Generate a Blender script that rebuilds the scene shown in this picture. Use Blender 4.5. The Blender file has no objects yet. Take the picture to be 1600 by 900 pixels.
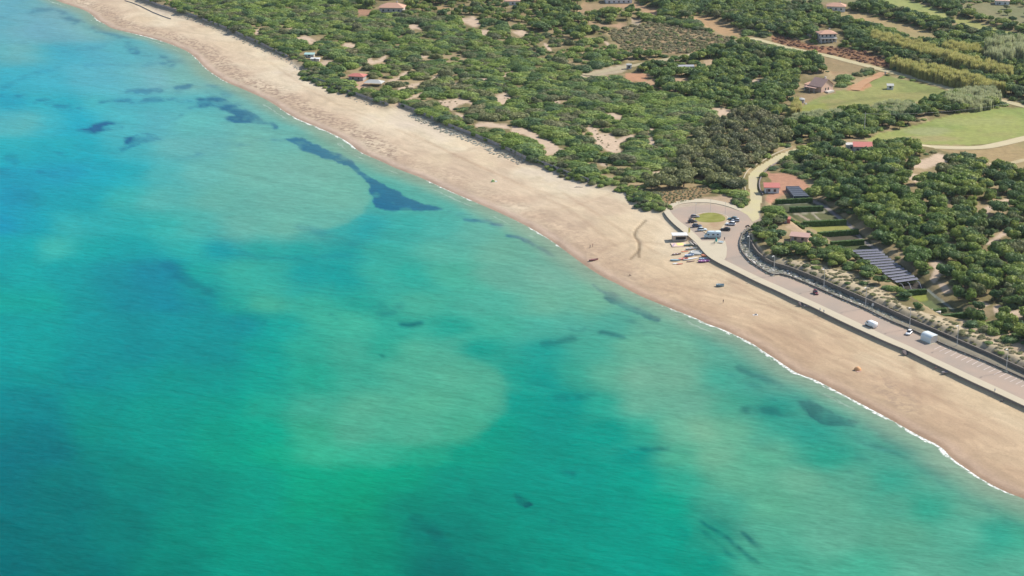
import bpy, bmesh, math, random
import numpy as np
from mathutils import Vector, Matrix
R = math.radians
rnd = random.Random(7)
rng = np.random.default_rng(11)
S = bpy.context.scene
COL = S.collection
# ------------------------------------------------------------------ camera, world, sun, exposure
F, PITCH, CZ = 2750.0, R(18.5), 220.0          # focal length in photo pixels (1600 wide), tilt, height
cd = bpy.data.cameras.new('camera'); cam = bpy.data.objects.new('camera', cd); COL.objects.link(cam)
cam.location = (0, 0, CZ); cam.rotation_euler = (R(90) - PITCH, 0, 0)
cd.sensor_width = 36; cd.lens = 36 * F / 1600; cd.clip_start = 1; cd.clip_end = 60000
S.camera = cam
SUN_AZ, SUN_EL = R(65), R(40)                  # azimuth measured from +Y towards +X
w = bpy.data.worlds.new('World'); S.world = w; w.use_nodes = True
wn = w.node_tree; wn.nodes.clear()
sky = wn.nodes.new('ShaderNodeTexSky'); sky.sky_type = 'NISHITA'; sky.sun_disc = False
sky.sun_elevation = SUN_EL; sky.sun_rotation = SUN_AZ; sky.air_density = 1.0; sky.dust_density = 1.0
bgn = wn.nodes.new('ShaderNodeBackground'); bgn.inputs[1].default_value = 0.115
won = wn.nodes.new('ShaderNodeOutputWorld')
wn.links.new(sky.outputs[0], bgn.inputs[0]); wn.links.new(bgn.outputs[0], won.inputs[0])
sl = bpy.data.lights.new('sun', 'SUN'); sl.energy = 4.3; sl.angle = R(0.55); sl.color = (1.0, 0.95, 0.87)
so = bpy.data.objects.new('sun', sl); COL.objects.link(so)
sd_ = Vector((math.sin(SUN_AZ) * math.cos(SUN_EL), math.cos(SUN_AZ) * math.cos(SUN_EL), math.sin(SUN_EL)))
so.rotation_euler = (-sd_).to_track_quat('-Z', 'Y').to_euler(); so.location = (300, 900, 400)
S.view_settings.view_transform = 'Standard'; S.view_settings.look = 'None'
S.view_settings.gamma = 1; S.view_settings.exposure = 0.55; S.view_settings.use_curve_mapping = False
S.cycles.max_bounces = 4; S.cycles.diffuse_bounces = 2; S.cycles.glossy_bounces = 2
S.cycles.transparent_max_bounces = 6; S.cycles.volume_bounces = 0
KK, KE = np.array((1.6547,1.6928,1.7852)), np.array((1.6578347519486586e-05,1.6240741124786826e-05,1.617351572878778e-05))      # what a white level surface renders at under this sun, sky and haze (measured)
AI, AO = np.array((0.57630239,0.64324843,0.79927076)), np.array((-0.0014,-0.00135586,-0.00187009))
def albedo_of(c, d):
    d = np.asarray(d)[..., None]; return np.clip((c - (AI * (1 - np.exp(-HAZE_DENSITY * d)) + AO)) / (KK * np.exp(-KE * d)), .0005, .85)
def lookc(rgb): return tuple(albedo_of(s2l(rgb), 680.0).ravel())

HAZE_DENSITY = 0.000025
def haze():
    me = bpy.data.meshes.new('haze'); bm = bmesh.new(); bmesh.ops.create_cube(bm, size=1.0); bm.to_mesh(me); bm.free()
    o = bpy.data.objects.new('haze', me); COL.objects.link(o); o.scale = (90000, 90000, 260); o.location = (0, 0, 130 - 8); o['kind'] = 'stuff'; o['label'] = 'thin pale sea air over the whole coast'
    m = bpy.data.materials.new('haze_air'); m.use_nodes = True; t = m.node_tree; t.nodes.clear(); out = t.nodes.new('ShaderNodeOutputMaterial'); v = t.nodes.new('ShaderNodeVolumePrincipled')
    v.inputs['Color'].default_value = (.80, .88, 1.0, 1); v.inputs['Density'].default_value = HAZE_DENSITY; v.inputs['Anisotropy'].default_value = 0.3
    t.links.new(v.outputs[0], out.inputs['Volume']); me.materials.append(m); m.cycles.homogeneous_volume = True if hasattr(m, 'cycles') and hasattr(m.cycles, 'homogeneous_volume') else None
haze()
# ------------------------------------------------------------------ photo pixel <-> ground
cp, sp = math.cos(PITCH), math.sin(PITCH)
def P(px, py, z=3.0):
    u = px - 800.0; v = py - 450.0
    dx = u; dy = F * cp - v * sp; dz = -F * sp - v * cp
    t = (z - CZ) / dz
    return (dx * t, dy * t)
def Pa(pts, z=3.0): return np.array([P(a, b, z) for a, b in pts])
def to_px(x, y, z=3.0):
    zz = z - CZ
    dep = y * cp - zz * sp
    up = y * sp + zz * cp
    return 800 + F * x / dep, 450 - F * up / dep

# ------------------------------------------------------------------ traced lines (photo pixels)
SHORE = [(85,0),(125,13),(137,18),(146,25),(153,32),(165,38),(173,44),(195,49),(225,56),(250,63),(275,72),(295,81),(309,93),(320,106),(337,118),(357,130),(375,137),(400,148),(415,155),(432,165),(447,176),(467,187),(500,200),(530,214),(546,223),(560,236),(574,243),(596,252),(612,260),(632,268),(657,277),(699,297),(750,319),(789,336),(831,357),(859,374),(886,394),(917,417),(944,434),(964,443),(995,460),(1026,473),(1056,485),(1085,496),(1105,506),(1129,514),(1150,524),(1175,536),(1195,550),(1211,560),(1231,574),(1247,584),(1272,592),(1300,607),(1342,629),(1387,653),(1405,663),(1436,681),(1470,697),(1487,716),(1507,730),(1533,748),(1556,761),(1578,771),(1600,779)]
BACK = [(195,-12),(220,0),(250,12),(282,22),(312,31),(355,47),(400,67),(415,74),(450,90),(482,110),(488,124),(512,131),(535,142),(560,150),(587,160),(607,166),(622,164),(650,175),(675,187),(705,200),(737,212),(762,222),(800,239),(825,252),(850,259),(875,269),(900,279),(920,285),(950,291),(985,300),(998,322),(1036,330)]
SEAWALL = [(1037,331),(1044,341),(1054,351),(1064,359),(1076,369),(1088,380),(1096,390),(1106,401),(1125,412),(1140,419),(1160,429),(1186,442),(1218,456),(1244,469),(1265,477),(1302,496),(1345,516),(1387,535),(1417,547),(1444,561),(1472,574),(1515,595),(1557,614),(1600,634)]
INNER = [(1045,327),(1052,337),(1062,346),(1073,354),(1085,364),(1097,376),(1105,386),(1115,396),(1131,406),(1146,413),(1165,423),(1190,435),(1222,449),(1250,462),(1270,471),(1306,488),(1349,508),(1391,528),(1421,541),(1448,554),(1476,567),(1518,587),(1560,606),(1602,626)]
KERB = [(1167,357),(1158,366),(1154,377),(1154,387),(1159,397),(1169,409),(1184,419),(1197,427),(1208,432),(1221,429),(1254,442),(1286,456),(1317,470),(1351,484),(1382,500),(1419,515),(1462,535),(1487,546),(1512,556),(1537,566),(1562,577),(1600,594)]
WALL = [(1171,355),(1169,366),(1173,377),(1180,390),(1193,402),(1207,410),(1228,415),(1241,420),(1260,427),(1287,438),(1317,451),(1352,466),(1387,482),(1422,498),(1462,515),(1487,526),(1512,537),(1550,553),(1575,565),(1600,576)]
def extend(a, n0, n1):
    a = np.asarray(a, float)
    if n1: d = a[-1] - a[-4]; a = np.vstack([a, a[-1] + d / np.linalg.norm(d) * n1])
    if n0: d = a[0] - a[3]; a = np.vstack([a[0] + d / np.linalg.norm(d) * n0, a])
    return a
def smooth(a, n=3, it=1):
    a = np.asarray(a, float)
    for _ in range(it):                      # Chaikin
        q = np.empty((2 * len(a), 2)); q[0] = a[0]; q[-1] = a[-1]
        q[1:-1:2] = a[:-1] * .75 + a[1:] * .25; q[2::2] = a[:-1] * .25 + a[1:] * .75
        a = q
    return a
shoreW = smooth(extend(Pa(SHORE, 0.0), 2500, 900), it=1)
backW = extend(Pa(BACK, 2.6), 2500, 0)
seawallW = smooth(extend(Pa(SEAWALL, 3.1), 0, 300)); innerW = smooth(extend(Pa(INNER, 3.1), 0, 300))
kerbW = smooth(extend(Pa(KERB, 3.1), 0, 300)); wallW = smooth(extend(Pa(WALL, 4.9), 0, 300))

def polydist(x, y, line):
    """signed distance (positive on the land side = left of the walking direction) and arc length."""
    n = len(x); best = np.full(n, 1e18); sg = np.zeros(n); al = np.zeros(n); s0 = 0.0
    for i in range(len(line) - 1):
        ax, ay = line[i]; bx, by = line[i + 1]; ex, ey = bx - ax, by - ay; L2 = ex * ex + ey * ey; L = math.sqrt(L2)
        t = np.clip(((x - ax) * ex + (y - ay) * ey) / L2, 0, 1)
        dx = x - ax - t * ex; dy = y - ay - t * ey; d = dx * dx + dy * dy
        m = d < best
        best[m] = d[m]; sg[m] = (ex * dy - ey * dx)[m]; al[m] = s0 + (t * L)[m]; s0 += L
    return np.sqrt(best) * np.where(sg >= 0, 1, -1), al

# ------------------------------------------------------------------ value noise in numpy
def vnoise(x, y, seed=0):
    r = np.random.default_rng(seed); T = r.random((256, 256))
    xi = np.floor(x).astype(np.int64); yi = np.floor(y).astype(np.int64); fx = x - xi; fy = y - yi
    fx = fx * fx * (3 - 2 * fx); fy = fy * fy * (3 - 2 * fy)
    a = T[xi & 255, yi & 255]; b = T[(xi + 1) & 255, yi & 255]; c = T[xi & 255, (yi + 1) & 255]; d = T[(xi + 1) & 255, (yi + 1) & 255]
    return (a * (1 - fx) + b * fx) * (1 - fy) + (c * (1 - fx) + d * fx) * fy
def fbm(x, y, scale, seed=0, octv=4):
    s = 0; a = 1; t = 0
    for k in range(octv):
        s = s + a * vnoise(x / scale * 2 ** k + 17.3 * k, y / scale * 2 ** k + 5.1 * k, seed + k); t += a; a *= .5
    return s / t
def sstep(a, b, x):
    t = np.clip((x - a) / (b - a), 0, 1); return t * t * (3 - 2 * t)

# ------------------------------------------------------------------ land-use maps on the z=3 plane
RX, RY, RW, RH = -500, -160, 2700, 1260
def pmask(poly, m=None, val=1.0):
    if m is None: m = np.zeros((RH, RW), np.float32)
    p = np.asarray(poly, float); x0 = max(int(p[:, 0].min()) - 1, RX); x1 = min(int(p[:, 0].max()) + 2, RX + RW)
    y0 = max(int(p[:, 1].min()) - 1, RY); y1 = min(int(p[:, 1].max()) + 2, RY + RH)
    if x1 <= x0 or y1 <= y0: return m
    X, Y = np.meshgrid(np.arange(x0, x1) + .5, np.arange(y0, y1) + .5); ins = np.zeros(X.shape, bool); j = len(p) - 1
    for i in range(len(p)):
        xi, yi = p[i]; xj, yj = p[j]
        if yi != yj: ins ^= ((yi > Y) != (yj > Y)) & (X < (xj - xi) * (Y - yi) / (yj - yi) + xi)
        j = i
    sub = m[y0 - RY:y1 - RY, x0 - RX:x1 - RX]; sub[ins] = val
    return m
def lmask(line, wd, m=None, val=1.0):
    if m is None: m = np.zeros((RH, RW), np.float32)
    for (a, b), (c, d) in zip(line[:-1], line[1:]):
        L = math.hypot(c - a, d - b) + 1e-6; nx, ny = -(d - b) / L * wd / 2, (c - a) / L * wd / 2
        ny = ny if abs(ny) > .8 else math.copysign(.8, ny or 1)
        pmask([(a + nx, b + ny), (c + nx, d + ny), (c - nx, d - ny), (a - nx, b - ny)], m, val)
    return m
def blur(m, r):
    if r < 1: return m
    for ax in (0, 1):
        k = 2 * r + 1; c = np.cumsum(np.concatenate([np.repeat(np.take(m, [0], ax), r + 1, ax), m, np.repeat(np.take(m, [-1], ax), r, ax)], ax), axis=ax)
        n = m.shape[ax]; m = (np.take(c, range(k, k + n), ax) - np.take(c, range(0, n), ax)) / k
    return m
def samp(m, x, y, z=3.0):
    px, py = to_px(x, y, z); px = np.clip(px - RX - .5, 0, RW - 2); py = np.clip(py - RY - .5, 0, RH - 2)
    i = px.astype(int); j = py.astype(int); fx = px - i; fy = py - j
    return (m[j, i] * (1 - fx) + m[j, i + 1] * fx) * (1 - fy) + (m[j + 1, i] * (1 - fx) + m[j + 1, i + 1] * fx) * fy

ROADS = {                                       # name: (pixel line, width in metres, colour)
 'upper': ([(1150,64),(1172,58),(1200,66),(1225,73),(1250,78),(1275,83),(1300,88),(1325,95),(1350,101),(1380,109),(1412,117),(1450,127),(1487,139),(1512,147),(1562,156),(1600,165),(1700,190)], 6.5, (212,200,160)),
 'scrub': ([(912,118),(940,112),(985,103),(1020,96),(1050,91),(1075,86),(1107,77),(1142,66),(1160,62)], 5.5, (196,184,152)),
 'field': ([(1440,229),(1460,229),(1500,231),(1537,230),(1562,225),(1600,216),(1680,197)], 7, (222,208,172)),
 'lower': ([(1545,256),(1560,257),(1580,255),(1600,249),(1660,240)], 4, (206,190,152)),
 'drive': ([(1381,113),(1370,119),(1352,127),(1340,136),(1336,141)], 8, (206,160,120)),
}
FIELDS = [                                      # polygon, colour (target look), tuft mix
 ([(1365,-10),(1375,2),(1385,10),(1412,16),(1440,23),(1462,30),(1482,30),(1485,22),(1450,11),(1425,2),(1412,-10)], (170,178,114)),
 ([(1500,27),(1525,35),(1560,45),(1600,54),(1700,76),(1700,84),(1600,61),(1550,51),(1512,43),(1490,35)], (166,172,108)),
 ([(1302,19),(1325,17),(1350,23),(1387,32),(1425,42),(1462,54),(1470,60),(1425,61),(1395,49),(1355,38),(1330,33),(1315,27)], (186,166,124)),
 ([(1205,57),(1230,59),(1275,72),(1320,76),(1355,82),(1387,95),(1392,107),(1350,98),(1300,86),(1250,75),(1208,66)], (166,124,96)),
 ([(1275,87),(1312,93),(1347,103),(1350,110),(1330,116),(1300,118),(1282,97)], (178,154,120)),
 ([(1362,120),(1385,118),(1425,127),(1462,136),(1487,144),(1482,151),(1450,158),(1412,162),(1375,164),(1325,170),(1275,183),(1243,184),(1248,166),(1282,151),(1307,142),(1340,140),(1354,130)], (160,166,104)),
 ([(1352,221),(1375,208),(1412,202),(1437,194),(1475,183),(1512,175),(1550,170),(1600,168),(1700,190),(1700,196),(1600,212),(1562,221),(1537,226),(1500,227),(1437,225),(1400,221)], (163,174,104)),
 ([(1440,231),(1500,234),(1540,233),(1600,220),(1680,200),(1700,290),(1600,270),(1570,262),(1530,250),(1480,240)], (178,160,118)),
 ([(950,48),(1012,36),(1050,40),(1100,50),(1142,62),(1132,68),(1075,84),(1025,84),(980,83),(958,64)], (172,150,118)),
 ([(1077,27),(1100,26),(1120,32),(1160,50),(1155,58),(1130,55),(1105,43),(1087,33)], (190,162,124)),
 ([(900,19),(912,4),(987,4),(1025,16),(1037,24),(1018,24),(990,12),(950,15),(920,22)], (188,160,128)),
 ([(918,36),(950,39),(980,36),(978,44),(930,42)], (196,164,136)), ([(986,30),(998,29),(998,41),(988,41)], (184,166,146)),
 ([(1200,-5),(1380,-5),(1380,2),(1330,4),(1200,2)], (150,150,110)),
 ([(1500,5),(1560,6),(1600,10),(1700,30),(1700,60),(1600,40),(1540,28),(1500,16)], (146,146,110)),
 ([(1230,168),(1290,160),(1300,176),(1225,190)], (166,168,96)),
]
GROUND = [                                      # further bare or paved ground
 ([(905,122),(912,114),(940,108),(985,99),(984,105),(970,116),(940,120)], (200,184,158)),
 ([(978,116),(1000,114),(1014,119),(1010,128),(985,130),(976,124)], (206,158,126)),
 ([(1005,130),(1025,124),(1030,132),(1012,140)], (200,166,136)),
 ([(1052,118),(1075,122),(1070,133),(1056,130)], (205,176,146)), ([(1100,96),(1115,94),(1118,104),(1098,116),(1092,122),(1102,106)], (205,180,150)),
 ([(1195,272),(1235,275),(1258,287),(1270,300),(1262,306),(1240,300),(1215,310),(1203,322),(1195,316),(1202,300),(1205,285)], (206,158,132)),
 ([(1226,360),(1240,352),(1265,370),(1275,378),(1265,383),(1240,370)], (206,180,150)),
 ([(1250,150),(1275,141),(1300,140),(1308,145),(1280,152),(1262,160),(1248,170),(1236,162)], (176,154,120)),
 ([(1320,141),(1334,132),(1358,127),(1362,135),(1345,142)], (204,160,124)),
 ([(1095,310),(1135,306),(1165,318),(1172,328),(1140,320),(1105,317)], (210,184,156)),
 ([(1030,302),(1060,298),(1085,293),(1107,292),(1113,303),(1075,316),(1033,322)], (172,146,110)),
 ([(555,16),(580,19),(588,25),(572,27),(556,25)], (190,150,126)), ([(680,14),(700,13),(700,18),(684,19)], (190,160,120)),
 ([(545,127),(572,124),(580,133),(560,146),(540,150),(556,136)], (212,180,154)),
]
GARDEN = [(1203,322),(1212,314),(1270,311),(1290,318),(1330,352),(1372,388),(1434,434),(1470,470),(1520,492),(1515,505),(1470,500),(1420,468),(1396,441),(1328,394),(1270,356)]
PLOTS = [([(1216,319),(1264,316),(1281,324),(1235,327)], (104,112,84)), ([(1240,334),(1289,331),(1318,347),(1254,348)], (116,120,84)),
 ([(1262,355),(1325,350),(1330,360),(1280,365)], (164,164,96)), ([(1284,370),(1340,366),(1348,377),(1298,379)], (104,98,84)),
 ([(1302,384),(1352,381),(1368,389),(1330,393)], (98,108,74)), ([(1418,461),(1446,459),(1450,469),(1432,472)], (156,164,84)),
 ([(1434,474),(1456,470),(1472,486),(1458,487)], (120,132,90)), ([(1396,443),(1436,438),(1450,452),(1416,455)], (84,80,76))]
PATHS = [([(1270,314),(1290,323),(1312,341),(1330,355),(1350,378),(1380,395)], 4, (168,160,156)), ([(1207,322),(1232,338),(1258,358),(1280,372),(1320,398)], 3, (170,160,120)), ([(1448,452),(1470,470),(1490,484)], 2.5, (150,156,146)), ([(1246,334),(1262,343),(1274,348)], 1.5, (200,180,165)), ([(1268,332),(1284,346)], 1.5, (190,180,165)), ([(1240,334),(1290,331)], 1.5, (190,184,165)), ([(1214,319),(1262,316)], 1.5, (180,180,165))]
SANDS = [ [(530,77),(540,69),(558,70),(552,77),(536,78)], [(572,98),(582,86),(590,84),(580,94),(584,98),(598,90),(605,87),(602,96),(585,102),(576,102)],
 [(498,98),(508,96),(522,98),(520,101),(500,102)], [(600,131),(608,127),(625,119),(640,110),(646,109),(643,113),(628,122),(612,131),(603,133)],
 [(657,131),(672,123),(688,114),(693,115),(680,124),(668,133)], [(618,139),(635,134),(657,130),(658,134),(640,138),(624,142)],
 [(612,166),(622,160),(640,154),(655,147),(671,141),(668,145),(650,153),(636,160),(624,166)],
 [(684,160),(700,157),(722,154),(733,158),(742,166),(730,163),(715,168),(706,175),(725,182),(735,192),(728,190),(712,180),(698,170)],
 [(771,154),(785,147),(795,144),(798,150),(796,163),(786,166),(776,161)], [(694,137),(706,135),(713,128),(717,129),(712,136),(698,140)],
 [(716,149),(722,143),(734,139),(736,141),(726,147),(720,152)], [(785,122),(790,114),(800,111),(803,114),(795,121)], [(740,129),(744,124),(758,122),(766,124),(756,128)],
 [(653,94),(655,88),(664,86),(672,88),(660,92)], [(742,195),(760,192),(790,196),(800,204),(780,202),(760,199),(745,200)],
 [(798,200),(806,198),(840,213),(860,222),(879,236),(876,243),(850,243),(852,234),(838,222),(816,212),(800,211)],
 [(917,200),(930,200),(936,208),(957,208),(962,217),(985,209),(994,212),(972,222),(966,228),(972,240),(956,241),(938,232),(932,228),(927,212)],
 [(1014,201),(1021,201),(1021,222),(1028,228),(1008,230),(1015,222)], [(1017,270),(1032,266),(1052,266),(1038,276),(1022,284),(1015,280)], [(934,253),(950,258),(952,262),(938,260)],
 [(942,181),(958,180),(972,184),(968,189),(950,186)], [(862,161),(876,160),(874,166),(864,168)], [(1112,172),(1128,170),(1150,176),(1150,184),(1130,182),(1122,188)], [(1172,126),(1186,124),(1196,130),(1178,132)],
 [(1410,264),(1450,256),(1463,248),(1474,249),(1486,259),(1462,266),(1445,272),(1420,270)], [(1416,282),(1447,287),(1442,296),(1430,302),(1420,294)], [(1527,299),(1540,294),(1542,298),(1530,301)],
 [(1529,347),(1538,338),(1552,331),(1577,321),(1581,326),(1560,334),(1548,342),(1534,350)], [(1534,391),(1552,382),(1568,371),(1575,374),(1562,384),(1548,393)],
 [(1452,420),(1466,416),(1478,424),(1470,440),(1460,450),(1452,442),(1460,430)], [(1462,446),(1478,452),(1486,462),(1474,462)], [(1550,490),(1560,486),(1566,492),(1558,502),(1552,500)],
 [(1522,484),(1534,480),(1548,486),(1530,494)], [(1574,500),(1596,498),(1600,508),(1582,512)], [(1580,545),(1600,548),(1600,560),(1585,556)],
 [(1560,300),(1566,299),(1566,303),(1560,304)], [(398,50),(405,47),(409,52),(400,57)], [(440,53),(448,47),(457,46),(452,52),(444,55)], [(462,62),(476,56),(492,64),(500,68),(484,70)], [(800,52),(815,48),(830,56),(812,60)], [(848,68),(858,72),(864,84),(856,80)], [(718,33),(740,30),(752,40),(742,46),(728,40)],
 [(940,62),(950,68),(958,76),(950,74)], [(745,48),(766,50),(760,58),(750,56)], [(636,41),(650,40),(660,48),(644,48)], [(995,30),(1000,30),(1000,42),(990,40)] ]
SLOPE = [(1168,352),(1172,356),(1176,378),(1190,398),(1210,407),(1235,411),(1262,418),(1290,424),(1320,431),(1352,444),(1372,456),(1390,468),(1410,484),(1440,495),(1470,505),(1500,516),(1540,532),(1570,545),(1600,558),(1750,620),(1750,660),(1600,578),(1550,555),(1487,528),(1422,500),(1352,468),(1287,440),(1228,417),(1193,404),(1173,379)]
STRIP = KERB + [(1750,655)] + WALL[::-1]
LOOP = [(1040,332),(1046,322),(1056,317),(1080,314),(1110,312),(1140,318),(1170,328),(1185,340),(1180,352),(1172,362),(1165,375),(1166,390),(1176,404),(1210,424),(1180,440),(1120,412),(1090,380),(1060,355)]
PROM = [(1037,331)] + SEAWALL + [(1800,735),(1800,690)] + KERB[::-1] + [(1190,345),(1186,332),(1150,318),(1110,310),(1070,312),(1045,318)]
ENTRY = [(1144,322),(1158,325),(1169,320),(1172,306),(1167,288),(1167,276),(1175,264),(1199,250),(1216,240),(1240,231),(1250,228),(1250,234),(1226,248),(1199,263),(1186,276),(1184,295),(1192,306),(1190,325),(1186,342),(1176,347),(1168,336)]

inland = pmask(BACK + [(1037,331)] + SEAWALL + [(2300,970),(2300,-200),(150,-200),(150,-60)])
prom = pmask(PROM); loop = pmask(LOOP, pmask(ENTRY)); flat = np.clip(prom + loop + pmask(GARDEN), 0, 1)
for l, wd, c in ROADS.values(): lmask(l, 9, flat)
for f in FIELDS: pmask(f[0], flat)
flatB = blur(flat, 5)
dune_hi = pmask([(1169,352),(1230,345),(1300,400),(1400,450),(1470,495),(1560,520),(1800,600),(1800,760)] + [(1800,680)] + WALL[::-1])
wood = pmask([(1290,300),(1300,230),(1450,232),(1600,270),(1800,300),(1800,560),(1600,520),(1530,500),(1470,450),(1350,360)])
sandm = np.zeros((RH, RW), np.float32)
for s in SANDS: pmask(s, sandm)
inlandB = blur(inland, 3); woodB = blur(wood, 12); duneB = blur(dune_hi, 2)

def terrain(x, y, sd=None):
    x = np.asarray(x, float); y = np.asarray(y, float)
    if sd is None: sd, _ = polydist(x, y, shoreW)
    b = np.where(sd < 0, np.maximum(-4, .07 * sd), 0) + np.interp(sd, [0, 8, 40, 70], [0, .9, 1.7, 2.35])
    b = b + .12 * (fbm(x, y, 9, 3) - .5) * sstep(4, 15, sd)
    inl = samp(inlandB, x, y)
    fl = samp(flatB, x, y)
    amp = 1 - sstep(.02, .5, fl)
    hill = 3.2 + amp * (2.6 * (fbm(x * .8 + y * .5, y * .35, 26, 5, 3) - .35) + 1.0 * sstep(1000, 1400, y)) + samp(woodB, x, y) * amp * 5.0 * fbm(x, y, 60, 9, 2) + samp(duneB, x, y) * 1.6
    hill = np.where(fl > .6, 2.95, hill)
    inl = np.where(y > 1500, 1.0 * (sd > 40), inl)
    return b * (1 - inl) + hill * inl
def place(px, py, off=0.0):
    z = 3.0
    for _ in range(6):
        x, y = P(px, py, z + off); z = float(terrain([x], [y])[0])
    return x, y, z

# ------------------------------------------------------------------ object helpers
def tag(o, label=None, cat=None, group=None, kind=None):
    if label: o['label'] = label
    if cat: o['category'] = cat
    if group: o['group'] = group
    if kind: o['kind'] = kind
    return o
def newmesh(name, v, f, mats=(), smooth_=False, mi=None):
    me = bpy.data.meshes.new(name); v = np.asarray(v, np.float32)
    if isinstance(f, np.ndarray):
        n, k = f.shape
        me.vertices.add(len(v)); me.vertices.foreach_set('co', v.ravel())
        me.loops.add(n * k); me.loops.foreach_set('vertex_index', f.astype(np.int32).ravel())
        me.polygons.add(n); me.polygons.foreach_set('loop_start', np.arange(0, n * k, k, dtype=np.int32))
        me.polygons.foreach_set('loop_total', np.full(n, k, np.int32)); me.update(calc_edges=True)
    else: me.from_pydata([tuple(map(float, a)) for a in v], [], f); me.update()
    for m in (mats if isinstance(mats, (list, tuple)) else [mats]): me.materials.append(m)
    if mi is not None: me.polygons.foreach_set('material_index', np.asarray(mi, np.int32))
    if smooth_: me.polygons.foreach_set('use_smooth', np.ones(len(me.polygons), bool))
    return me
def link(name, me, parent=None, loc=None, rz=0):
    o = bpy.data.objects.new(name, me); COL.objects.link(o)
    if parent: o.parent = parent
    if loc is not None: o.location = loc
    if rz: o.rotation_euler = (0, 0, rz)
    return o
def empty(name, loc, rz=0, **k):
    o = bpy.data.objects.new(name, None); COL.objects.link(o); o.location = loc; o.rotation_euler = (0, 0, rz); o.empty_display_size = .5
    return tag(o, **k)
class MB:
    """collects boxes, prisms, tubes and lofts into one mesh"""
    def __init__(s): s.v = []; s.f = []; s.m = []
    def add(s, v, f, m=0):
        n = len(s.v); s.v += [tuple(a) for a in v]; s.f += [tuple(i + n for i in q) for q in f]; s.m += [m] * len(f); return s
    def box(s, cx, cy, z0, sx, sy, h, rz=0, m=0, taper=1.0):
        c, q = math.cos(rz), math.sin(rz); v = []
        for z, k in ((z0, 1), (z0 + h, taper)):
            for a, b in ((-1, -1), (1, -1), (1, 1), (-1, 1)):
                X, Y = a * sx / 2 * k, b * sy / 2 * k; v.append((cx + X * c - Y * q, cy + X * q + Y * c, z))
        return s.add(v, [(0, 3, 2, 1), (4, 5, 6, 7), (0, 1, 5, 4), (1, 2, 6, 5), (2, 3, 7, 6), (3, 0, 4, 7)], m)
    def tube(s, pts, rad, n=6, m=0):
        pts = [Vector(p) for p in pts]; rad = rad if isinstance(rad, (list, tuple)) else [rad] * len(pts); v = []; f = []
        for i, p in enumerate(pts):
            d = (pts[min(i + 1, len(pts) - 1)] - pts[max(i - 1, 0)]).normalized()
            a = d.orthogonal().normalized(); b = d.cross(a)
            for k in range(n):
                t = 2 * math.pi * k / n; v.append(p + (a * math.cos(t) + b * math.sin(t)) * rad[i])
        for i in range(len(pts) - 1):
            for k in range(n): f.append((i * n + k, i * n + (k + 1) % n, (i + 1) * n + (k + 1) % n, (i + 1) * n + k))
        f.append(tuple(range(n))[::-1]); f.append(tuple((len(pts) - 1) * n + k for k in range(n)))
        return s.add(v, f, m)
    def loft(s, secs, m=0, cap=True):
        n = len(secs[0]); v = [p for q in secs for p in q]; f = []
        for i in range(len(secs) - 1):
            for k in range(n): f.append((i * n + k, i * n + (k + 1) % n, (i + 1) * n + (k + 1) % n, (i + 1) * n + k))
        if cap: f.append(tuple(range(n))[::-1]); f.append(tuple((len(secs) - 1) * n + k for k in range(n)))
        return s.add(v, f, m)
    def build(s, name, mats, parent=None, smooth_=False, loc=None, rz=0):
        return link(name, newmesh(name, s.v, s.f, mats, smooth_, s.m), parent, loc, rz)
def copy_tree(o, parent=None):
    c = o.copy(); COL.objects.link(c); c.parent = parent
    for ch in list(o.children): copy_tree(ch, c)
    return c
def ribbon(name, A, B, z, mat, kind='structure', zb=None, parent=None):
    """sheet (or slab when zb is given) between two lines of equal length"""
    n = len(A); A = np.asarray(A); B = np.asarray(B); za = np.full(n, z) if np.isscalar(z) else z
    v = [(A[i][0], A[i][1], za[i]) for i in range(n)] + [(B[i][0], B[i][1], za[i]) for i in range(n)]
    f = [(i, i + 1, n + i + 1, n + i) for i in range(n - 1)]
    if zb is not None:
        v += [(A[i][0], A[i][1], zb) for i in range(n)] + [(B[i][0], B[i][1], zb) for i in range(n)]
        f += [(2 * n + i, 2 * n + i + 1, i + 1, i) for i in range(n - 1)] + [(n + i, n + i + 1, 3 * n + i + 1, 3 * n + i) for i in range(n - 1)]
        f += [(0, n, 3 * n, 2 * n), (n - 1, 3 * n - 1, 4 * n - 1, 2 * n - 1)]
    me = newmesh(name, v, f, mat)
    if len(me.polygons) and me.polygons[0].normal.z < 0: me.flip_normals()
    o = link(name, me, parent); return tag(o, kind=kind) if kind else o
def resample(a, n):
    a = np.asarray(a); d = np.r_[0, np.cumsum(np.hypot(*np.diff(a, axis=0).T))]; t = np.linspace(0, d[-1], n)
    return np.c_[np.interp(t, d, a[:, 0]), np.interp(t, d, a[:, 1])]
def offset(a, d):
    a = np.asarray(a); t = np.gradient(a, axis=0); t /= np.linalg.norm(t, axis=1)[:, None]
    return a + np.c_[-t[:, 1], t[:, 0]] * d
def s2l(c):
    c = np.asarray(c, float) / 255.0; return np.where(c <= .04045, c / 12.92, ((c + .055) / 1.055) ** 2.4)

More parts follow.
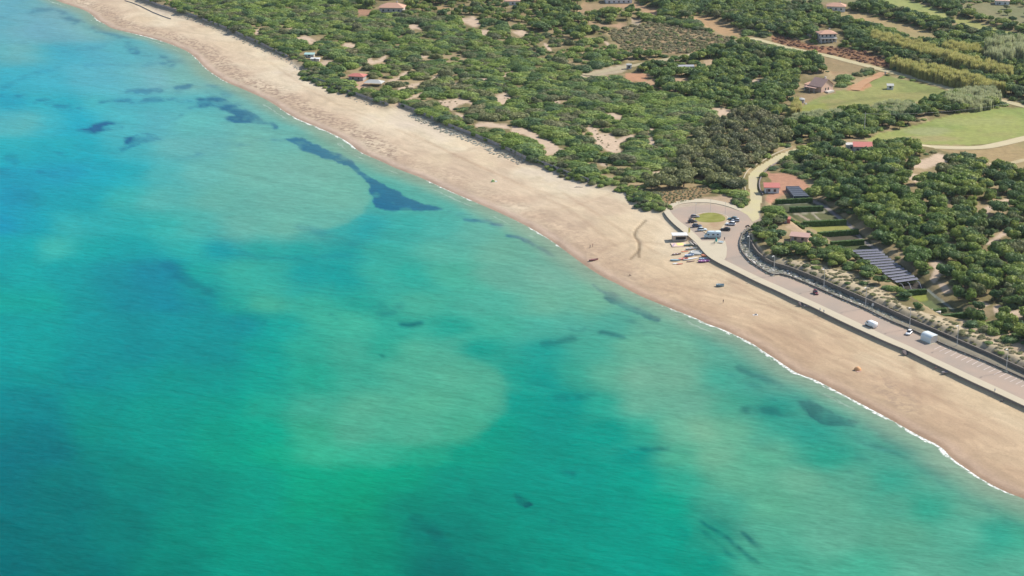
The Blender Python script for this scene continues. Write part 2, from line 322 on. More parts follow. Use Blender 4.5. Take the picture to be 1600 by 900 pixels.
# ------------------------------------------------------------------ materials
def mat(name, col, rough=.8, var=.15, scale=1.0, spec=.3, metal=0, alpha=None, bump=0, objrand=0):
    m = bpy.data.materials.new(name); m.use_nodes = True; t = m.node_tree; b = t.nodes['Principled BSDF']
    b.inputs['Roughness'].default_value = rough; b.inputs['Specular IOR Level'].default_value = spec; b.inputs['Metallic'].default_value = metal
    nz = t.nodes.new('ShaderNodeTexNoise'); nz.inputs['Scale'].default_value = scale; nz.inputs['Detail'].default_value = 5
    tc = t.nodes.new('ShaderNodeTexCoord'); t.links.new(tc.outputs['Object'], nz.inputs['Vector'])
    mx = t.nodes.new('ShaderNodeMix'); mx.data_type = 'RGBA'
    mx.inputs[6].default_value = (*[c * (1 - var) for c in col], 1); mx.inputs[7].default_value = (*[min(1, c * (1 + var)) for c in col], 1)
    t.links.new(nz.outputs['Fac'], mx.inputs[0]); out = mx.outputs[2]
    if objrand:
        oi = t.nodes.new('ShaderNodeObjectInfo'); hs = t.nodes.new('ShaderNodeHueSaturation'); mr = t.nodes.new('ShaderNodeMapRange')
        mr.inputs[3].default_value = 1 - objrand; mr.inputs[4].default_value = 1 + objrand
        t.links.new(oi.outputs['Random'], mr.inputs[0]); t.links.new(mr.outputs[0], hs.inputs['Value']); t.links.new(out, hs.inputs['Color']); out = hs.outputs[0]
    t.links.new(out, b.inputs['Base Color'])
    if bump:
        bp = t.nodes.new('ShaderNodeBump'); bp.inputs['Strength'].default_value = bump; bp.inputs['Distance'].default_value = .1
        t.links.new(nz.outputs['Fac'], bp.inputs['Height']); t.links.new(bp.outputs[0], b.inputs['Normal'])
    if alpha is not None: b.inputs['Alpha'].default_value = alpha
    return m
def leafmat(name, cols, var=.35, thru=.3):
    """foliage: hue picked per plant and by place, small-scale mottling, a little light through the leaf"""
    m = bpy.data.materials.new(name); m.use_nodes = True; t = m.node_tree; N = t.nodes; L = t.links; b = N['Principled BSDF']
    b.inputs['Roughness'].default_value = .6; b.inputs['Specular IOR Level'].default_value = .25
    ge = N.new('ShaderNodeNewGeometry'); oi = N.new('ShaderNodeObjectInfo')
    n1 = N.new('ShaderNodeTexNoise'); n1.inputs['Scale'].default_value = .022; n1.inputs['Detail'].default_value = 2; L.new(ge.outputs['Position'], n1.inputs['Vector'])
    ad = N.new('ShaderNodeMath'); ad.operation = 'MULTIPLY_ADD'; ad.inputs[1].default_value = .8; L.new(oi.outputs['Random'], ad.inputs[0])
    mu = N.new('ShaderNodeMath'); mu.operation = 'MULTIPLY_ADD'; mu.inputs[1].default_value = 1.6; mu.inputs[2].default_value = -.72; L.new(n1.outputs['Fac'], mu.inputs[0]); L.new(mu.outputs[0], ad.inputs[2])
    cr = N.new('ShaderNodeValToRGB'); e = cr.color_ramp.elements
    for i, c in enumerate(cols):
        el = e[i] if i < 2 else e.new(0); el.color = (*c, 1)
    for i in range(len(cols)): cr.color_ramp.elements[i].position = i / (len(cols) - 1)
    for i, c in enumerate(cols): cr.color_ramp.elements[i].color = (*c, 1)
    L.new(ad.outputs[0], cr.inputs[0])
    n2 = N.new('ShaderNodeTexNoise'); n2.inputs['Scale'].default_value = 1.1; n2.inputs['Detail'].default_value = 3; L.new(ge.outputs['Position'], n2.inputs['Vector'])
    mr = N.new('ShaderNodeMapRange'); mr.inputs[1].default_value = .3; mr.inputs[2].default_value = .7; mr.inputs[3].default_value = 1 - var; mr.inputs[4].default_value = 1 + var; L.new(n2.outputs['Fac'], mr.inputs[0])
    vm = N.new('ShaderNodeVectorMath'); vm.operation = 'SCALE'; L.new(cr.outputs[0], vm.inputs[0]); L.new(mr.outputs[0], vm.inputs['Scale'])
    L.new(vm.outputs[0], b.inputs['Base Color'])
    tr = N.new('ShaderNodeBsdfTranslucent'); L.new(vm.outputs[0], tr.inputs[0])
    ms = N.new('ShaderNodeMixShader'); ms.inputs[0].default_value = thru; L.new(b.outputs[0], ms.inputs[1]); L.new(tr.outputs[0], ms.inputs[2]); L.new(ms.outputs[0], N['Material Output'].inputs[0])
    return m
M = {}
M['scrub'] = leafmat('scrub_leaf', [(.19,.28,.065), (.29,.375,.08), (.075,.145,.048), (.34,.40,.10), (.22,.31,.10), (.08,.15,.06), (.27,.27,.13)], .4)
M['tree'] = leafmat('tree_leaf', [(.13,.21,.055), (.23,.305,.065), (.07,.135,.048), (.30,.35,.075), (.16,.23,.07), (.08,.15,.055), (.21,.22,.09)], .42)
M['grey'] = leafmat('grey_leaf', [(.22,.235,.10), (.27,.28,.115), (.15,.17,.085), (.28,.26,.13)], .4)
M['silver'] = leafmat('silver_leaf', [(.42,.43,.37), (.50,.50,.44), (.32,.34,.26), (.52,.49,.42)])
M['dry'] = leafmat('dry_leaf', [(.30,.26,.13), (.26,.25,.12), (.36,.31,.18), (.22,.23,.09)])
M['red'] = leafmat('red_leaf', [(.22,.11,.07), (.26,.14,.09), (.20,.12,.07)])
M['reed'] = leafmat('reed_leaf', [(.46,.44,.15), (.52,.48,.18), (.40,.40,.14), (.55,.48,.20)], .25, .5)
M['reedpale'] = leafmat('pale_reed_leaf', [(.40,.43,.22), (.46,.47,.27), (.34,.38,.20)], .25, .5)
M['hedge'] = leafmat('hedge_leaf', [(.07,.13,.035), (.10,.17,.04)], .3)
M['bark'] = mat('bark', (.13,.10,.075), .9, .3, 3)
M['concrete'] = mat('pale_concrete', lookc((226,214,190)), .85, .06, .25)
M['seawall'] = mat('weathered_concrete', (.22,.18,.17), .9, .15, .3)
M['stone'] = mat('dark_rubble_wall', (.17,.145,.12), .95, .35, .8, bump=.4)
M['white'] = mat('white_paint', (.66,.65,.62), .5, .05, 1)
M['offwhite'] = mat('offwhite_plaster', (.52,.48,.43), .8, .08, 1)
M['pink'] = mat('pink_plaster', (.60,.40,.31), .85, .08, 1)
M['tile'] = mat('terracotta_tiles', (.50,.29,.20), .85, .2, 2.5, bump=.3)
M['redroof'] = mat('red_roof_sheet', (.46,.16,.13), .8, .15, 1.5)
M['brownroof'] = mat('brown_roof_felt', (.42,.27,.22), .85, .12, 1.2)
M['greyroof'] = mat('grey_fibre_roof', (.40,.40,.37), .85, .12, 1)
M['glass'] = mat('dark_glass', (.03,.04,.05), .12, .1, 1, spec=.6)
M['dark'] = mat('dark_rubber', (.03,.03,.03), .7, .1, 1)
M['metal'] = mat('galvanised_metal', (.55,.55,.54), .4, .05, 1, metal=.3)
M['wood'] = mat('grey_weathered_wood', (.33,.30,.29), .9, .3, 2)
M['trellisnet'] = mat('vine_shade_net', (.17,.17,.21), .8, .2, 1.5)
M['net'] = mat('pale_shade_net', (.36,.36,.38), .8, .1, 2)
def paint(n, c, r=.35): return mat(n + '_paint', c, r, .05, 1, spec=.5)
# ------------------------------------------------------------------ ground and water sheets
xs = np.arange(-380, 1990, 2.4)
ys = np.r_[np.linspace(-463, -170, 14), np.linspace(-150, -24, 45), np.arange(-20, 965, 2.2)]
def lattice(z):
    U, V = np.meshgrid(xs, ys); u = U - 800.0; v = V - 450.0
    dy = F * cp - v * sp; dz = -F * sp - v * cp; t = (z - CZ) / dz
    return (u * t).ravel(), (dy * t).ravel(), U.ravel(), V.ravel()
NX, NY = len(xs), len(ys)
def quads(keep):
    idx = np.arange(NX * NY).reshape(NY, NX)
    q = np.stack([idx[:-1, :-1], idx[1:, :-1], idx[1:, 1:], idx[:-1, 1:]], -1).reshape(-1, 4)
    q = q[keep[q].any(1)]; used = np.unique(q); rm = np.zeros(NX * NY, np.int64); rm[used] = np.arange(len(used))
    return rm[q], used
def sheet(name, x, y, z, q, cols, attrs, m):
    me = newmesh(name, np.c_[x, y, z], q, m, True)
    a = me.color_attributes.new('Col', 'FLOAT_COLOR', 'POINT'); a.data.foreach_set('color', np.c_[cols, np.ones(len(x))].astype(np.float32).ravel())
    for k, v in attrs.items():
        a = me.attributes.new(k, 'FLOAT', 'POINT'); a.data.foreach_set('value', v.astype(np.float32))
    o = link(name, me); return tag(o, kind='structure')
# ground
gx, gy, gu, gv = lattice(3.0)
gsd, gal = polydist(gx, gy, shoreW)
q, used = quads(gsd > -9)
x, y, sd, al, pu, pv = gx[used], gy[used], gsd[used], gal[used], gu[used], gv[used]
z = terrain(x, y, sd)
inl = samp(inlandB, x, y)
n1 = fbm(x, y, 14, 21); n2 = fbm(x, y, 45, 31); n3 = fbm(x, y, 3.5, 41, 2)
def wcol(base, other, t): return base * (1 - t[:, None]) + other * t[:, None]
L = lambda c: np.tile(s2l(c), (len(x), 1))
dry = wcol(L((234,213,179)), L((226,201,166)), sstep(.35, .7, n2))
low = wcol(L((219,191,160)), L((208,178,149)), sstep(.35, .65, n1))
tl = sstep(45, 12, sd + 26 * (n2 - .5)); beach = wcol(dry, low, tl * .85)
beach = wcol(beach, L((206,178,150)), sstep(.56, .72, fbm(x * .7, y * .5, 16, 121, 4)) * .55); beach = wcol(beach, L((236,216,184)), sstep(.55, .75, fbm(x * .6, y * .4, 22, 131, 4)) * .6); beach = wcol(beach, L((216,188,164)), sstep(7, 2, sd)); beach = wcol(beach, L((176,148,124)), sstep(3.4, .6, sd + 2.5 * (n1 - .5)) * .75)
veg = wcol(L((140,130,92)), L((186,166,130)), sstep(.40, .65, n1)); veg = wcol(veg, L((190,170,136)), sstep(.62, .8, n3) * .5)
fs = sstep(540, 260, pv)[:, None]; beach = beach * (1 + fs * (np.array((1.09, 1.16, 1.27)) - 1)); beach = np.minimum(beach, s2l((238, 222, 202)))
far = sstep(1000, 1500, y); veg = wcol(veg, L((120,118,90)), far * .5)
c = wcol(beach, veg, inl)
def paintpoly(poly, col, b=1, amt=1.0, jig=.9):
    global c
    m = pmask(poly); m = blur(m, b); t = samp(m, x, y); t = sstep(.5 - .4, .5 + .4, t + jig * (n3 - .5) * (t > .02)) * amt
    c = wcol(c, L(col), t)
for s in SANDS: paintpoly(s, (224,200,176))
paintpoly(SLOPE, (222,204,172)); paintpoly([(1500,508),(1600,530),(1700,560),(1700,620),(1590,560),(1500,520)], (206,184,156), 2)
paintpoly(STRIP, (168,160,142)); paintpoly(PROM, (206,190,170), 1)
for p, cc in FIELDS:
    paintpoly(p, cc, 1); paintpoly(p, tuple(np.array(cc) * (.93, .97, .86)), 1, .8 * 1.0 if False else .0)
tg = sstep(.42, .62, n2); 
for p, cc in GROUND: paintpoly(p, cc, 1)
paintpoly(GARDEN, (92,98,70), 1)
for p, cc in PLOTS: paintpoly(p, cc, 1)
for l, wd, cc in PATHS:
    t = samp(blur(lmask(l, wd), 1), x, y); c = wcol(c, L(cc), sstep(.1, .7, t))
# field mottling: greener and drier patches
fm = np.zeros((RH, RW), np.float32)
for p, cc in FIELDS: pmask(p, fm)
ft = samp(blur(fm, 1), x, y)
c = c * (1 + ft[:, None] * ((sstep(.35, .65, fbm(x, y * .5, 22, 51)) - .5)[:, None] * np.array((.22, .10, .16)) + (n3 - .5)[:, None] * .2))
for l_, a_ in (([(1290,165),(1340,156),(1400,150),(1470,140)], .5), ([(1300,172),(1380,160),(1440,152)], .35), ([(1400,128),(1440,142),(1480,148)], .3)):
    t = samp(blur(lmask(l_, 3), 2), x, y); c = wcol(c, L((128,132,84)), sstep(.05, .5, t) * a_)
for (a_, b_, w_, h_, cc) in ((1450,205,40,6,(182,182,138)), (1440,217,50,5,(184,166,126)), (1520,190,60,6,(176,182,120)), (1330,168,40,5,(176,160,112)), (1300,158,22,4,(172,160,112)), (1420,150,45,5,(176,168,112)), (1560,210,30,4,(170,168,110))):
    t = sstep(1.6, .2, ((pu - a_) / w_) ** 2 + ((pv - b_) / h_) ** 2 + 1.6 * (n1 - .5)); c = wcol(c, L(cc), t * .6)
# drainage groove and vehicle tracks on the sand
def stroke(l, wd, col, amt, z_=2.2):
    global c
    d, _ = polydist(x, y, smooth(Pa(l, z_))); c = wcol(c, L(col), sstep(wd, wd * .35, np.abs(d)) * amt)
stroke([(1009,343),(1000,351),(993,358),(991,366),(996,372),(999,378),(999,385),(996,391),(985,401)], .85, (128,112,88), .62)
stroke([(999,385),(998,392),(999,399)], .8, (150,130,104), .7)
gr = np.abs(polydist(x, y, smooth(Pa([(1009,343),(1000,351),(993,358),(991,366),(996,372),(999,378),(999,385),(996,391),(985,401)], 2.2)))[0])
z = z - .3 * sstep(1.2, .2, gr)
for l, a in [([(1035,380),(980,372),(930,392),(900,410)], .25), ([(1100,425),(1040,430),(980,445)], .2), ([(1240,485),(1180,470),(1120,455),(1050,440)], .25), ([(1400,580),(1330,560),(1260,530),(1180,500)], .2), ([(1440,640),(1432,600),(1425,560)], .25), ([(960,300),(900,320),(820,330)], .2), ([(1560,660),(1480,620),(1400,600)], .2), ([(1110,430),(1160,450),(1240,492),(1330,535),(1420,578)], .3), ([(1118,426),(1168,447),(1248,489),(1338,532),(1424,572)], .3), ([(880,300),(930,330),(990,370),(1030,395)], .25), ([(620,200),(700,235),(800,280),(880,310)], .22), ([(640,205),(720,245),(820,290),(900,330),(960,380)], .2), ([(1500,640),(1450,610),(1380,590),(1300,560),(1220,510)], .25), ([(420,95),(500,150),(600,190)], .2)]:
    stroke(l, 1.6, (190,160,134), a)
wr = sstep(4, 8, sd) * sstep(24, 13, sd) * sstep(1150, 950, pu) * (1 - inl)
wr = np.maximum(wr * np.where(pu < 620, 1.0, .35), sstep(5, 9, sd) * sstep(26, 14, sd) * .6 * sstep(60, 10, np.abs(pu - 1400)))
wr2 = sstep(-7, -1, samp(blur(inland, 6), x, y) * 10 - 7) * (1 - inl) * sstep(1000, 900, pu)   # foredune litter beside the fence
pav = samp(np.clip(prom, 0, 1), x, y)
def ground_mat():
    m = bpy.data.materials.new('ground_sand_and_soil'); m.use_nodes = True; t = m.node_tree; N = t.nodes; Lk = t.links; b = N['Principled BSDF']
    b.inputs['Roughness'].default_value = .95; b.inputs['Specular IOR Level'].default_value = .15
    A = lambda n: N.new('ShaderNodeAttribute')
    ca = A(0); ca.attribute_name = 'Col'; aa = A(0); aa.attribute_name = 'along'; ss = A(0); ss.attribute_name = 'shore'; be = A(0); be.attribute_name = 'beach'; wk = A(0); wk.attribute_name = 'wrack'
    ge = N.new('ShaderNodeNewGeometry')
    def noise(vec, sc, det=4, dist=0):
        n = N.new('ShaderNodeTexNoise'); n.inputs['Scale'].default_value = sc; n.inputs['Detail'].default_value = det; n.inputs['Distortion'].default_value = dist; Lk.new(vec, n.inputs['Vector']); return n.outputs['Fac']
    def rng_(v, a, b_, c_, d): 
        n = N.new('ShaderNodeMapRange'); n.inputs[1].default_value = a; n.inputs[2].default_value = b_; n.inputs[3].default_value = c_; n.inputs[4].default_value = d; Lk.new(v, n.inputs[0]); return n.outputs[0]
    def mth(op, a, b_):
        n = N.new('ShaderNodeMath'); n.operation = op
        for i, q_ in enumerate((a, b_)):
            if isinstance(q_, (int, float)): n.inputs[i].default_value = q_
            else: Lk.new(q_, n.inputs[i])
        return n.outputs[0]
    cx = N.new('ShaderNodeCombineXYZ'); Lk.new(mth('MULTIPLY', aa.outputs['Fac'], .42), cx.inputs[0]); Lk.new(ss.outputs['Fac'], cx.inputs[1])
    st = rng_(noise(cx.outputs[0], .09, 7, 1.6), .3, .7, .86, 1.09)
    st2 = rng_(noise(cx.outputs[0], .5, 5, .8), .3, .7, .93, 1.06)
    g = rng_(noise(ge.outputs['Position'], .35, 6), .3, .7, .88, 1.12)
    g2 = rng_(noise(ge.outputs['Position'], 1.6, 3), .3, .7, .93, 1.07)
    bs = mth('MULTIPLY', st, st2)
    bm = N.new('ShaderNodeMix'); Lk.new(be.outputs['Fac'], bm.inputs[0]); Lk.new(g, bm.inputs[2]); Lk.new(bs, bm.inputs[3])
    f = mth('MULTIPLY', bm.outputs[0], g2)
    vm = N.new('ShaderNodeVectorMath'); vm.operation = 'SCALE'; Lk.new(ca.outputs['Color'], vm.inputs[0]); Lk.new(f, vm.inputs['Scale'])
    wn_ = mth('MULTIPLY', rng_(noise(ge.outputs['Position'], .45, 6, .5), .46, .60, 0, 1), wk.outputs['Fac'])
    mx = N.new('ShaderNodeMix'); mx.data_type = 'RGBA'; Lk.new(wn_, mx.inputs[0]); Lk.new(vm.outputs[0], mx.inputs[6]); mx.inputs[7].default_value = (.25, .18, .13, 1)
    Lk.new(mx.outputs[2], b.inputs['Base Color'])
    bp = N.new('ShaderNodeBump'); bp.inputs['Strength'].default_value = .35; bp.inputs['Distance'].default_value = .25; Lk.new(mth('ADD', noise(ge.outputs['Position'], .3, 6), noise(cx.outputs[0], .4, 4)), bp.inputs['Height']); Lk.new(bp.outputs[0], b.inputs['Normal'])
    return m
gcol = albedo_of(c, np.sqrt(x * x + y * y + CZ * CZ))
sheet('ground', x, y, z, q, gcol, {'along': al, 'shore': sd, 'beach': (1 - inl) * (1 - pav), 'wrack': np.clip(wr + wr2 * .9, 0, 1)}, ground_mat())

# water: colour of the sea floor seen through it, traced from the photograph
WC = []
for row_ in '''6|0:100,175,185;12:105,180,208;25:92,168,195;40:105,178,190;50:95,168,182;60:110,180,195;75:120,175,190;90:145,168,178
45|0:90,175,195;20:112,178,188;40:112,178,195;60:115,172,198;80:105,168,185;100:120,178,195;120:128,182,195;140:125,182,180
83|0:95,182,190;30:115,182,185;55:112,182,185;75:60,180,195;100:50,165,195;120:70,180,200;150:80,172,195;200:85,180,195;240:95,178,192;275:125,175,180
120|0:50,172,195;40:58,180,200;80:65,180,202;140:90,182,200;180:90,180,200;200:105,184,190;240:125,182,195;270:120,185,178;300:130,182,178
157|0:35,170,195;20:20,160,190;60:55,185,198;100:35,170,190;150:75,188,195;200:75,178,195;250:80,182,190;300:80,180,192;380:115,182,182
190|0:88,182,190;30:100,185,185;70:60,180,195;110:30,172,198;200:80,185,195;240:90,178,190;300:100,188,185;440:105,182,178
228|0:45,178,190;30:50,180,190;60:30,168,185;100:45,178,188;120:20,170,190;200:70,180,190;270:105,182,182;320:105,180,180;400:118,184,172;440:110,182,175;530:120,176,160
270|0:0,158,185;60:10,162,188;100:20,160,190;160:20,170,190;200:35,172,185;260:80,180,182;320:105,184,178;400:115,184,172;470:120,182,172;520:125,180,168;620:112,180,165
308|0:0,162,190;40:0,152,182;80:30,165,180;140:25,162,175;200:60,178,175;260:90,180,175;350:105,182,170;450:110,182,170;540:115,184,168;568:108,182,168;592:50,168,165;660:88,177,166
350|0:0,155,190;50:20,162,180;100:60,178,178;150:50,172,175;200:45,172,172;260:55,178,172;300:80,180,172;380:105,180,168;450:105,182,168;500:80,175,168;550:55,168,165;580:30,160,168;650:55,172,165;700:75,178,168;760:100,180,165
390|0:5,165,175;30:20,165,170;80:70,185,175;140:30,165,165;200:15,160,165;300:50,178,172;350:20,155,168;420:40,168,162;480:35,165,160;550:30,158,158;600:60,175,162;700:90,180,162;800:112,180,158
430|0:20,160,165;40:30,170,170;100:10,160,165;180:0,145,158;230:0,138,160;270:0,138,165;310:40,170,160;380:60,175,160;430:55,172,160;480:25,158,160;540:20,158,158;600:60,175,160;650:45,172,158;720:75,178,155;800:105,178,158;870:120,178,158
470|0:25,168,158;60:25,168,158;120:0,150,155;200:0,140,155;260:0,140,160;320:5,142,155;370:40,170,158;420:75,180,155;500:60,175,155;560:40,165,150;650:75,178,155;740:80,178,158;850:110,180,155;930:115,178,150
510|0:10,160,160;60:20,160,158;130:5,152,158;200:0,142,150;250:0,150,158;320:0,145,150;370:0,140,150;430:30,165,155;500:65,178,155;540:70,180,155;600:50,168,150;690:35,165,148;760:70,178,155;830:75,178,160;880:80,172,155;950:75,168,152;1040:110,176,152
550|0:5,158,158;50:10,158,155;130:5,148,152;200:0,142,150;280:0,148,152;330:0,145,148;400:20,158,148;470:50,170,150;540:70,172,150;600:35,165,145;650:80,175,150;700:75,172,150;760:20,160,145;860:25,158,148;930:70,170,150;1000:105,178,150;1060:115,178,150;1130:90,168,148
590|0:0,148,150;60:0,150,148;130:0,142,148;200:0,152,150;260:0,150,142;330:5,152,145;400:30,165,150;480:40,168,145;560:60,170,148;620:80,175,150;700:88,178,152;760:80,175,150;795:20,160,145;850:20,158,148;900:55,165,145;950:95,178,152;1000:122,180,155;1060:118,175,150;1120:60,165,145;1180:60,152,138;1230:100,165,148
630|0:0,140,148;60:0,135,142;130:0,152,145;230:0,158,145;330:5,158,142;400:40,168,145;480:70,172,148;560:90,178,150;650:85,178,148;740:75,178,150;792:10,155,142;880:0,150,140;930:40,165,145;1000:110,180,155;1080:110,178,155;1150:60,168,145;1220:20,152,138;1290:70,158,140
670|0:0,132,138;60:0,128,138;150:0,145,135;250:0,152,140;350:0,155,135;420:15,165,140;490:60,172,140;550:85,175,148;650:78,175,148;730:60,170,140;780:0,155,135;850:0,150,138;950:0,155,140;1000:45,168,145;1050:105,178,150;1100:125,180,150;1150:100,175,145;1200:50,165,145;1280:30,155,140;1370:80,165,145
710|0:0,120,132;80:0,120,130;160:0,138,132;250:0,150,138;350:0,158,135;430:30,170,138;500:60,178,145;580:60,175,145;660:40,165,135;740:0,155,132;850:0,150,135;1000:5,150,138;1060:80,175,145;1120:115,180,150;1200:90,175,145;1300:30,160,138;1380:70,160,140;1440:90,168,145
750|0:0,120,130;100:0,125,125;200:0,138,128;300:0,145,130;400:0,155,135;480:20,168,135;560:15,165,130;620:0,158,128;700:0,148,130;800:0,150,135;900:0,152,138;1000:10,158,140;1060:50,170,145;1150:100,178,148;1250:110,178,150;1330:90,170,145;1400:45,162,140;1470:90,168,145
790|0:0,118,125;100:0,120,122;200:0,130,124;300:0,142,128;400:0,155,135;480:5,160,128;560:0,155,122;640:0,138,120;740:0,140,125;860:0,148,132;960:0,152,136;1040:20,165,140;1130:70,165,142;1200:95,175,145;1300:100,175,148;1400:85,170,145;1450:40,165,140;1530:100,170,145
830|0:0,115,120;100:0,118,120;200:0,125,120;300:0,140,125;400:0,152,130;500:0,152,128;600:0,148,122;660:0,128,118;720:0,132,120;800:0,145,128;900:0,148,132;1000:0,155,138;1050:10,158,138;1120:40,150,130;1180:85,170,145;1300:100,175,150;1400:95,172,145;1500:90,175,150;1550:30,162,140;1600:60,170,140
888|0:0,115,122;150:0,118,118;280:0,130,118;400:0,152,132;500:0,150,125;560:0,140,118;700:0,118,112;780:0,130,118;900:0,148,130;1000:0,155,138;1100:25,155,135;1200:70,165,140;1350:75,172,145;1450:95,175,150;1600:90,175,150'''.split('\n'):
    y_, e_ = row_.split('|')
    for q_ in e_.split(';'):
        a_, b_ = q_.split(':'); WC.append([int(a_), int(y_)] + [int(v_) for v_ in b_.split(',')])
SAND_BARS = [  # soft-edged lighter banks on the sea floor
 ([(300,262),(380,240),(450,232),(520,246),(562,270),(578,292),(578,315),(566,334),(540,350),(500,360),(450,368),(390,366),(330,350),(290,320)], (118,186,168), 3, .62),
 ([(470,560),(540,545),(610,535),(690,545),(740,560),(780,582),(794,606),(790,640),(762,670),(720,690),(640,700),(540,680),(480,640)], (96,180,150), 5, .34),
 ([(900,545),(960,540),(1040,560),(1110,600),(1180,650),(1240,700),(1220,720),(1120,690),(1030,640),(940,590)], (118,182,152), 9, .25)]
GRASSY = [  # sea grass on the bottom: pixel line, width, darkness
 
 ([(700,328),(716,334),(734,339)],4,.55),([(732,342),(748,347),(762,347)],8,.7),([(760,349),(780,352)],6,.6),([(793,367),(812,371),(826,378)],6,.65),([(822,376),(842,387),(862,399)],8,.65),
 ([(930,444),(944,454),(960,466)],7,.75),([(955,462),(972,474),(990,484)],16,.8),([(985,480),(1006,491),(1027,497)],11,.85),([(965,485),(990,502),(1005,508)],10,.25),
 ([(893,512),(920,516),(944,519),(974,526)],7,.5),([(850,538),(875,534),(895,528)],11,.3),([(1010,520),(1060,532)],9,.25),
 ([(630,507),(645,508),(658,505)],8,.5),([(560,470),(600,480),(650,478)],16,.12),([(596,491),(616,488)],10,.25),([(519,492),(530,499)],5,.35),([(599,555),(603,558)],5,.55),([(470,355),(510,365),(560,385)],14,.14),
 ([(872,733),(885,737),(898,740)],7,.42),([(866,815),(874,817)],9,.42),([(650,810),(668,820),(690,850)],16,.2),([(960,696),(985,700),(1012,702),(1044,699)],5,.45),([(1015,701),(1050,703),(1080,710)],6,.2),([(870,619),(900,622),(925,616)],13,.2),([(830,598),(870,605)],14,.12),
 ([(1255,632),(1278,645),(1300,655),(1325,662)],20,.5),([(1265,642),(1290,655)],16,.45),([(1165,640),(1200,643),(1235,645)],18,.35),([(1233,630),(1262,642)],7,.4),([(1155,574),(1185,588),(1215,600),(1245,620)],9,.38),([(1205,600),(1235,612)],16,.25),([(1320,678),(1350,690),(1380,700),(1405,710)],12,.3),([(1405,708),(1440,730),(1480,756),(1530,790)],14,.2),([(1280,690),(1350,715)],12,.15),([(1340,655),(1400,690),(1470,738),(1540,788),(1610,842)],16,.24),([(1140,585),(1200,615),(1250,640)],10,.25),([(1180,690),(1300,740),(1400,800)],18,.08),([(1000,560),(1100,600),(1180,650)],10,.06),([(1010,790),(1060,830),(1110,870)],14,.12),
 ([(1306,726),(1322,736),(1335,752)],6,.25),([(1094,812),(1120,830),(1150,852),(1172,870),(1182,883)],6,.55),([(1158,832),(1180,850),(1198,868),(1208,880)],6,.55),([(1090,826),(1120,848),(1148,872)],5,.4),([(1172,874),(1182,884)],9,.4),([(1202,876),(1210,881)],6,.4),([(1070,852),(1095,864),(1115,880)],5,.25),([(1090,790),(1130,810),(1160,835)],26,.14),
 ([(50,18),(72,14),(95,20),(110,29)],9,.35),([(100,26),(120,34),(147,45),(170,50)],9,.5),([(165,49),(188,58),(204,68)],11,.45),([(200,64),(208,78),(225,88),(245,90),(256,94),(264,100)],14,.42),([(130,101),(160,101),(180,102),(225,101),(262,97),(286,95)],3.5,.32),
 ([(205,145),(235,141),(262,138)],13,.38),([(275,138),(300,133),(322,128),(336,131)],13,.5),([(160,160),(190,158),(225,156),(260,154),(300,160)],8,.42),([(0,148),(30,154),(60,158),(90,166),(124,172)],12,.35),([(100,170),(122,172)],10,.25),([(330,144),(360,148)],13,.25),
 ([(316,160),(340,158),(360,165),(380,175),(392,184)],17,.72),([(360,184),(385,184),(408,189),(430,196)],9,.72),([(322,162),(300,168),(288,176),(274,184)],5,.42),([(124,200),(145,197),(168,194),(184,197)],11,.6),([(128,203),(150,206)],8,.4),([(200,222),(215,217),(232,214),(250,217)],11,.65),([(174,241),(190,234),(205,226)],5,.42),([(14,246),(22,252)],14,.2),([(24,264),(45,267),(66,271),(84,272)],8,.4),
 ([(80,229),(96,229)],4,.35),([(88,238),(98,240)],4,.35),([(303,243),(315,242)],4,.4),([(340,226),(356,228),(372,224),(392,221),(408,219)],4,.42),([(425,218),(446,218)],5,.35),([(260,252),(290,248),(304,244)],3,.2),([(0,25),(30,18),(60,24)],5,.18),([(0,68),(40,66)],4,.2),([(100,80),(125,83)],4,.2),([(120,78),(150,74),(165,72)],5,.2),([(0,140),(40,120),(90,105)],8,.15),
 ([(262,415),(285,432),(310,448)],18,.22),([(300,440),(330,460),(370,480),(412,500)],14,.22),([(392,490),(412,500)],5,.3),([(380,395),(410,405),(560,400)],10,.12),([(0,300),(40,310)],40,.06),([(0,270),(30,262)],14,.12)]
wx, wy, wu, wv = lattice(0.0)
wsd, wal = polydist(wx, wy, shoreW)
q, used = quads(wsd < 4)
x, y, sd, al, pu, pv = wx[used], wy[used], -wsd[used], wal[used], wu[used], wv[used]
jx = (fbm(x * .35, y, 34, 61, 5) - .5) * 60; jy = (fbm(x * .35, y, 34, 71, 5) - .5) * 24
jx2 = (fbm(x, y, 9, 62, 5) - .5) * 15; jy2 = (fbm(x, y, 9, 72, 5) - .5) * 7
X0 = pu + jx; Y0 = pv + jy
W = np.array(WC, float); cl = s2l(W[:, 2:]); acc = np.zeros((len(x), 3)); ws = np.zeros(len(x))
for i in range(len(W)):
    d2 = ((X0 - W[i, 0]) / 1.6) ** 2 + (Y0 - W[i, 1]) ** 2 + 19 ** 2; k = 1 / d2 ** 2.1; acc += k[:, None] * cl[i]; ws += k
c = acc / ws[:, None]
def wsamp(m): 
    px = np.clip(pu + jx2 - RX, 0, RW - 2); py = np.clip(pv + jy2 - RY, 0, RH - 2); i = px.astype(int); j = py.astype(int); fx = px - i; fy = py - j
    return (m[j, i] * (1 - fx) + m[j, i + 1] * fx) * (1 - fy) + (m[j + 1, i] * (1 - fx) + m[j + 1, i + 1] * fx) * fy
for poly, cc, b, a in SAND_BARS:
    xs_b = [q_[0] for q_ in poly]; c = wcol(c, np.tile(s2l(cc), (len(x), 1)), wsamp(blur(blur(pmask(poly), b), b)) * a * sstep(min(xs_b) + 20, max(xs_b) - 40, pu + 60 * (fbm(x, y, 50, 151, 3) - .5)))
g = np.zeros(len(x))
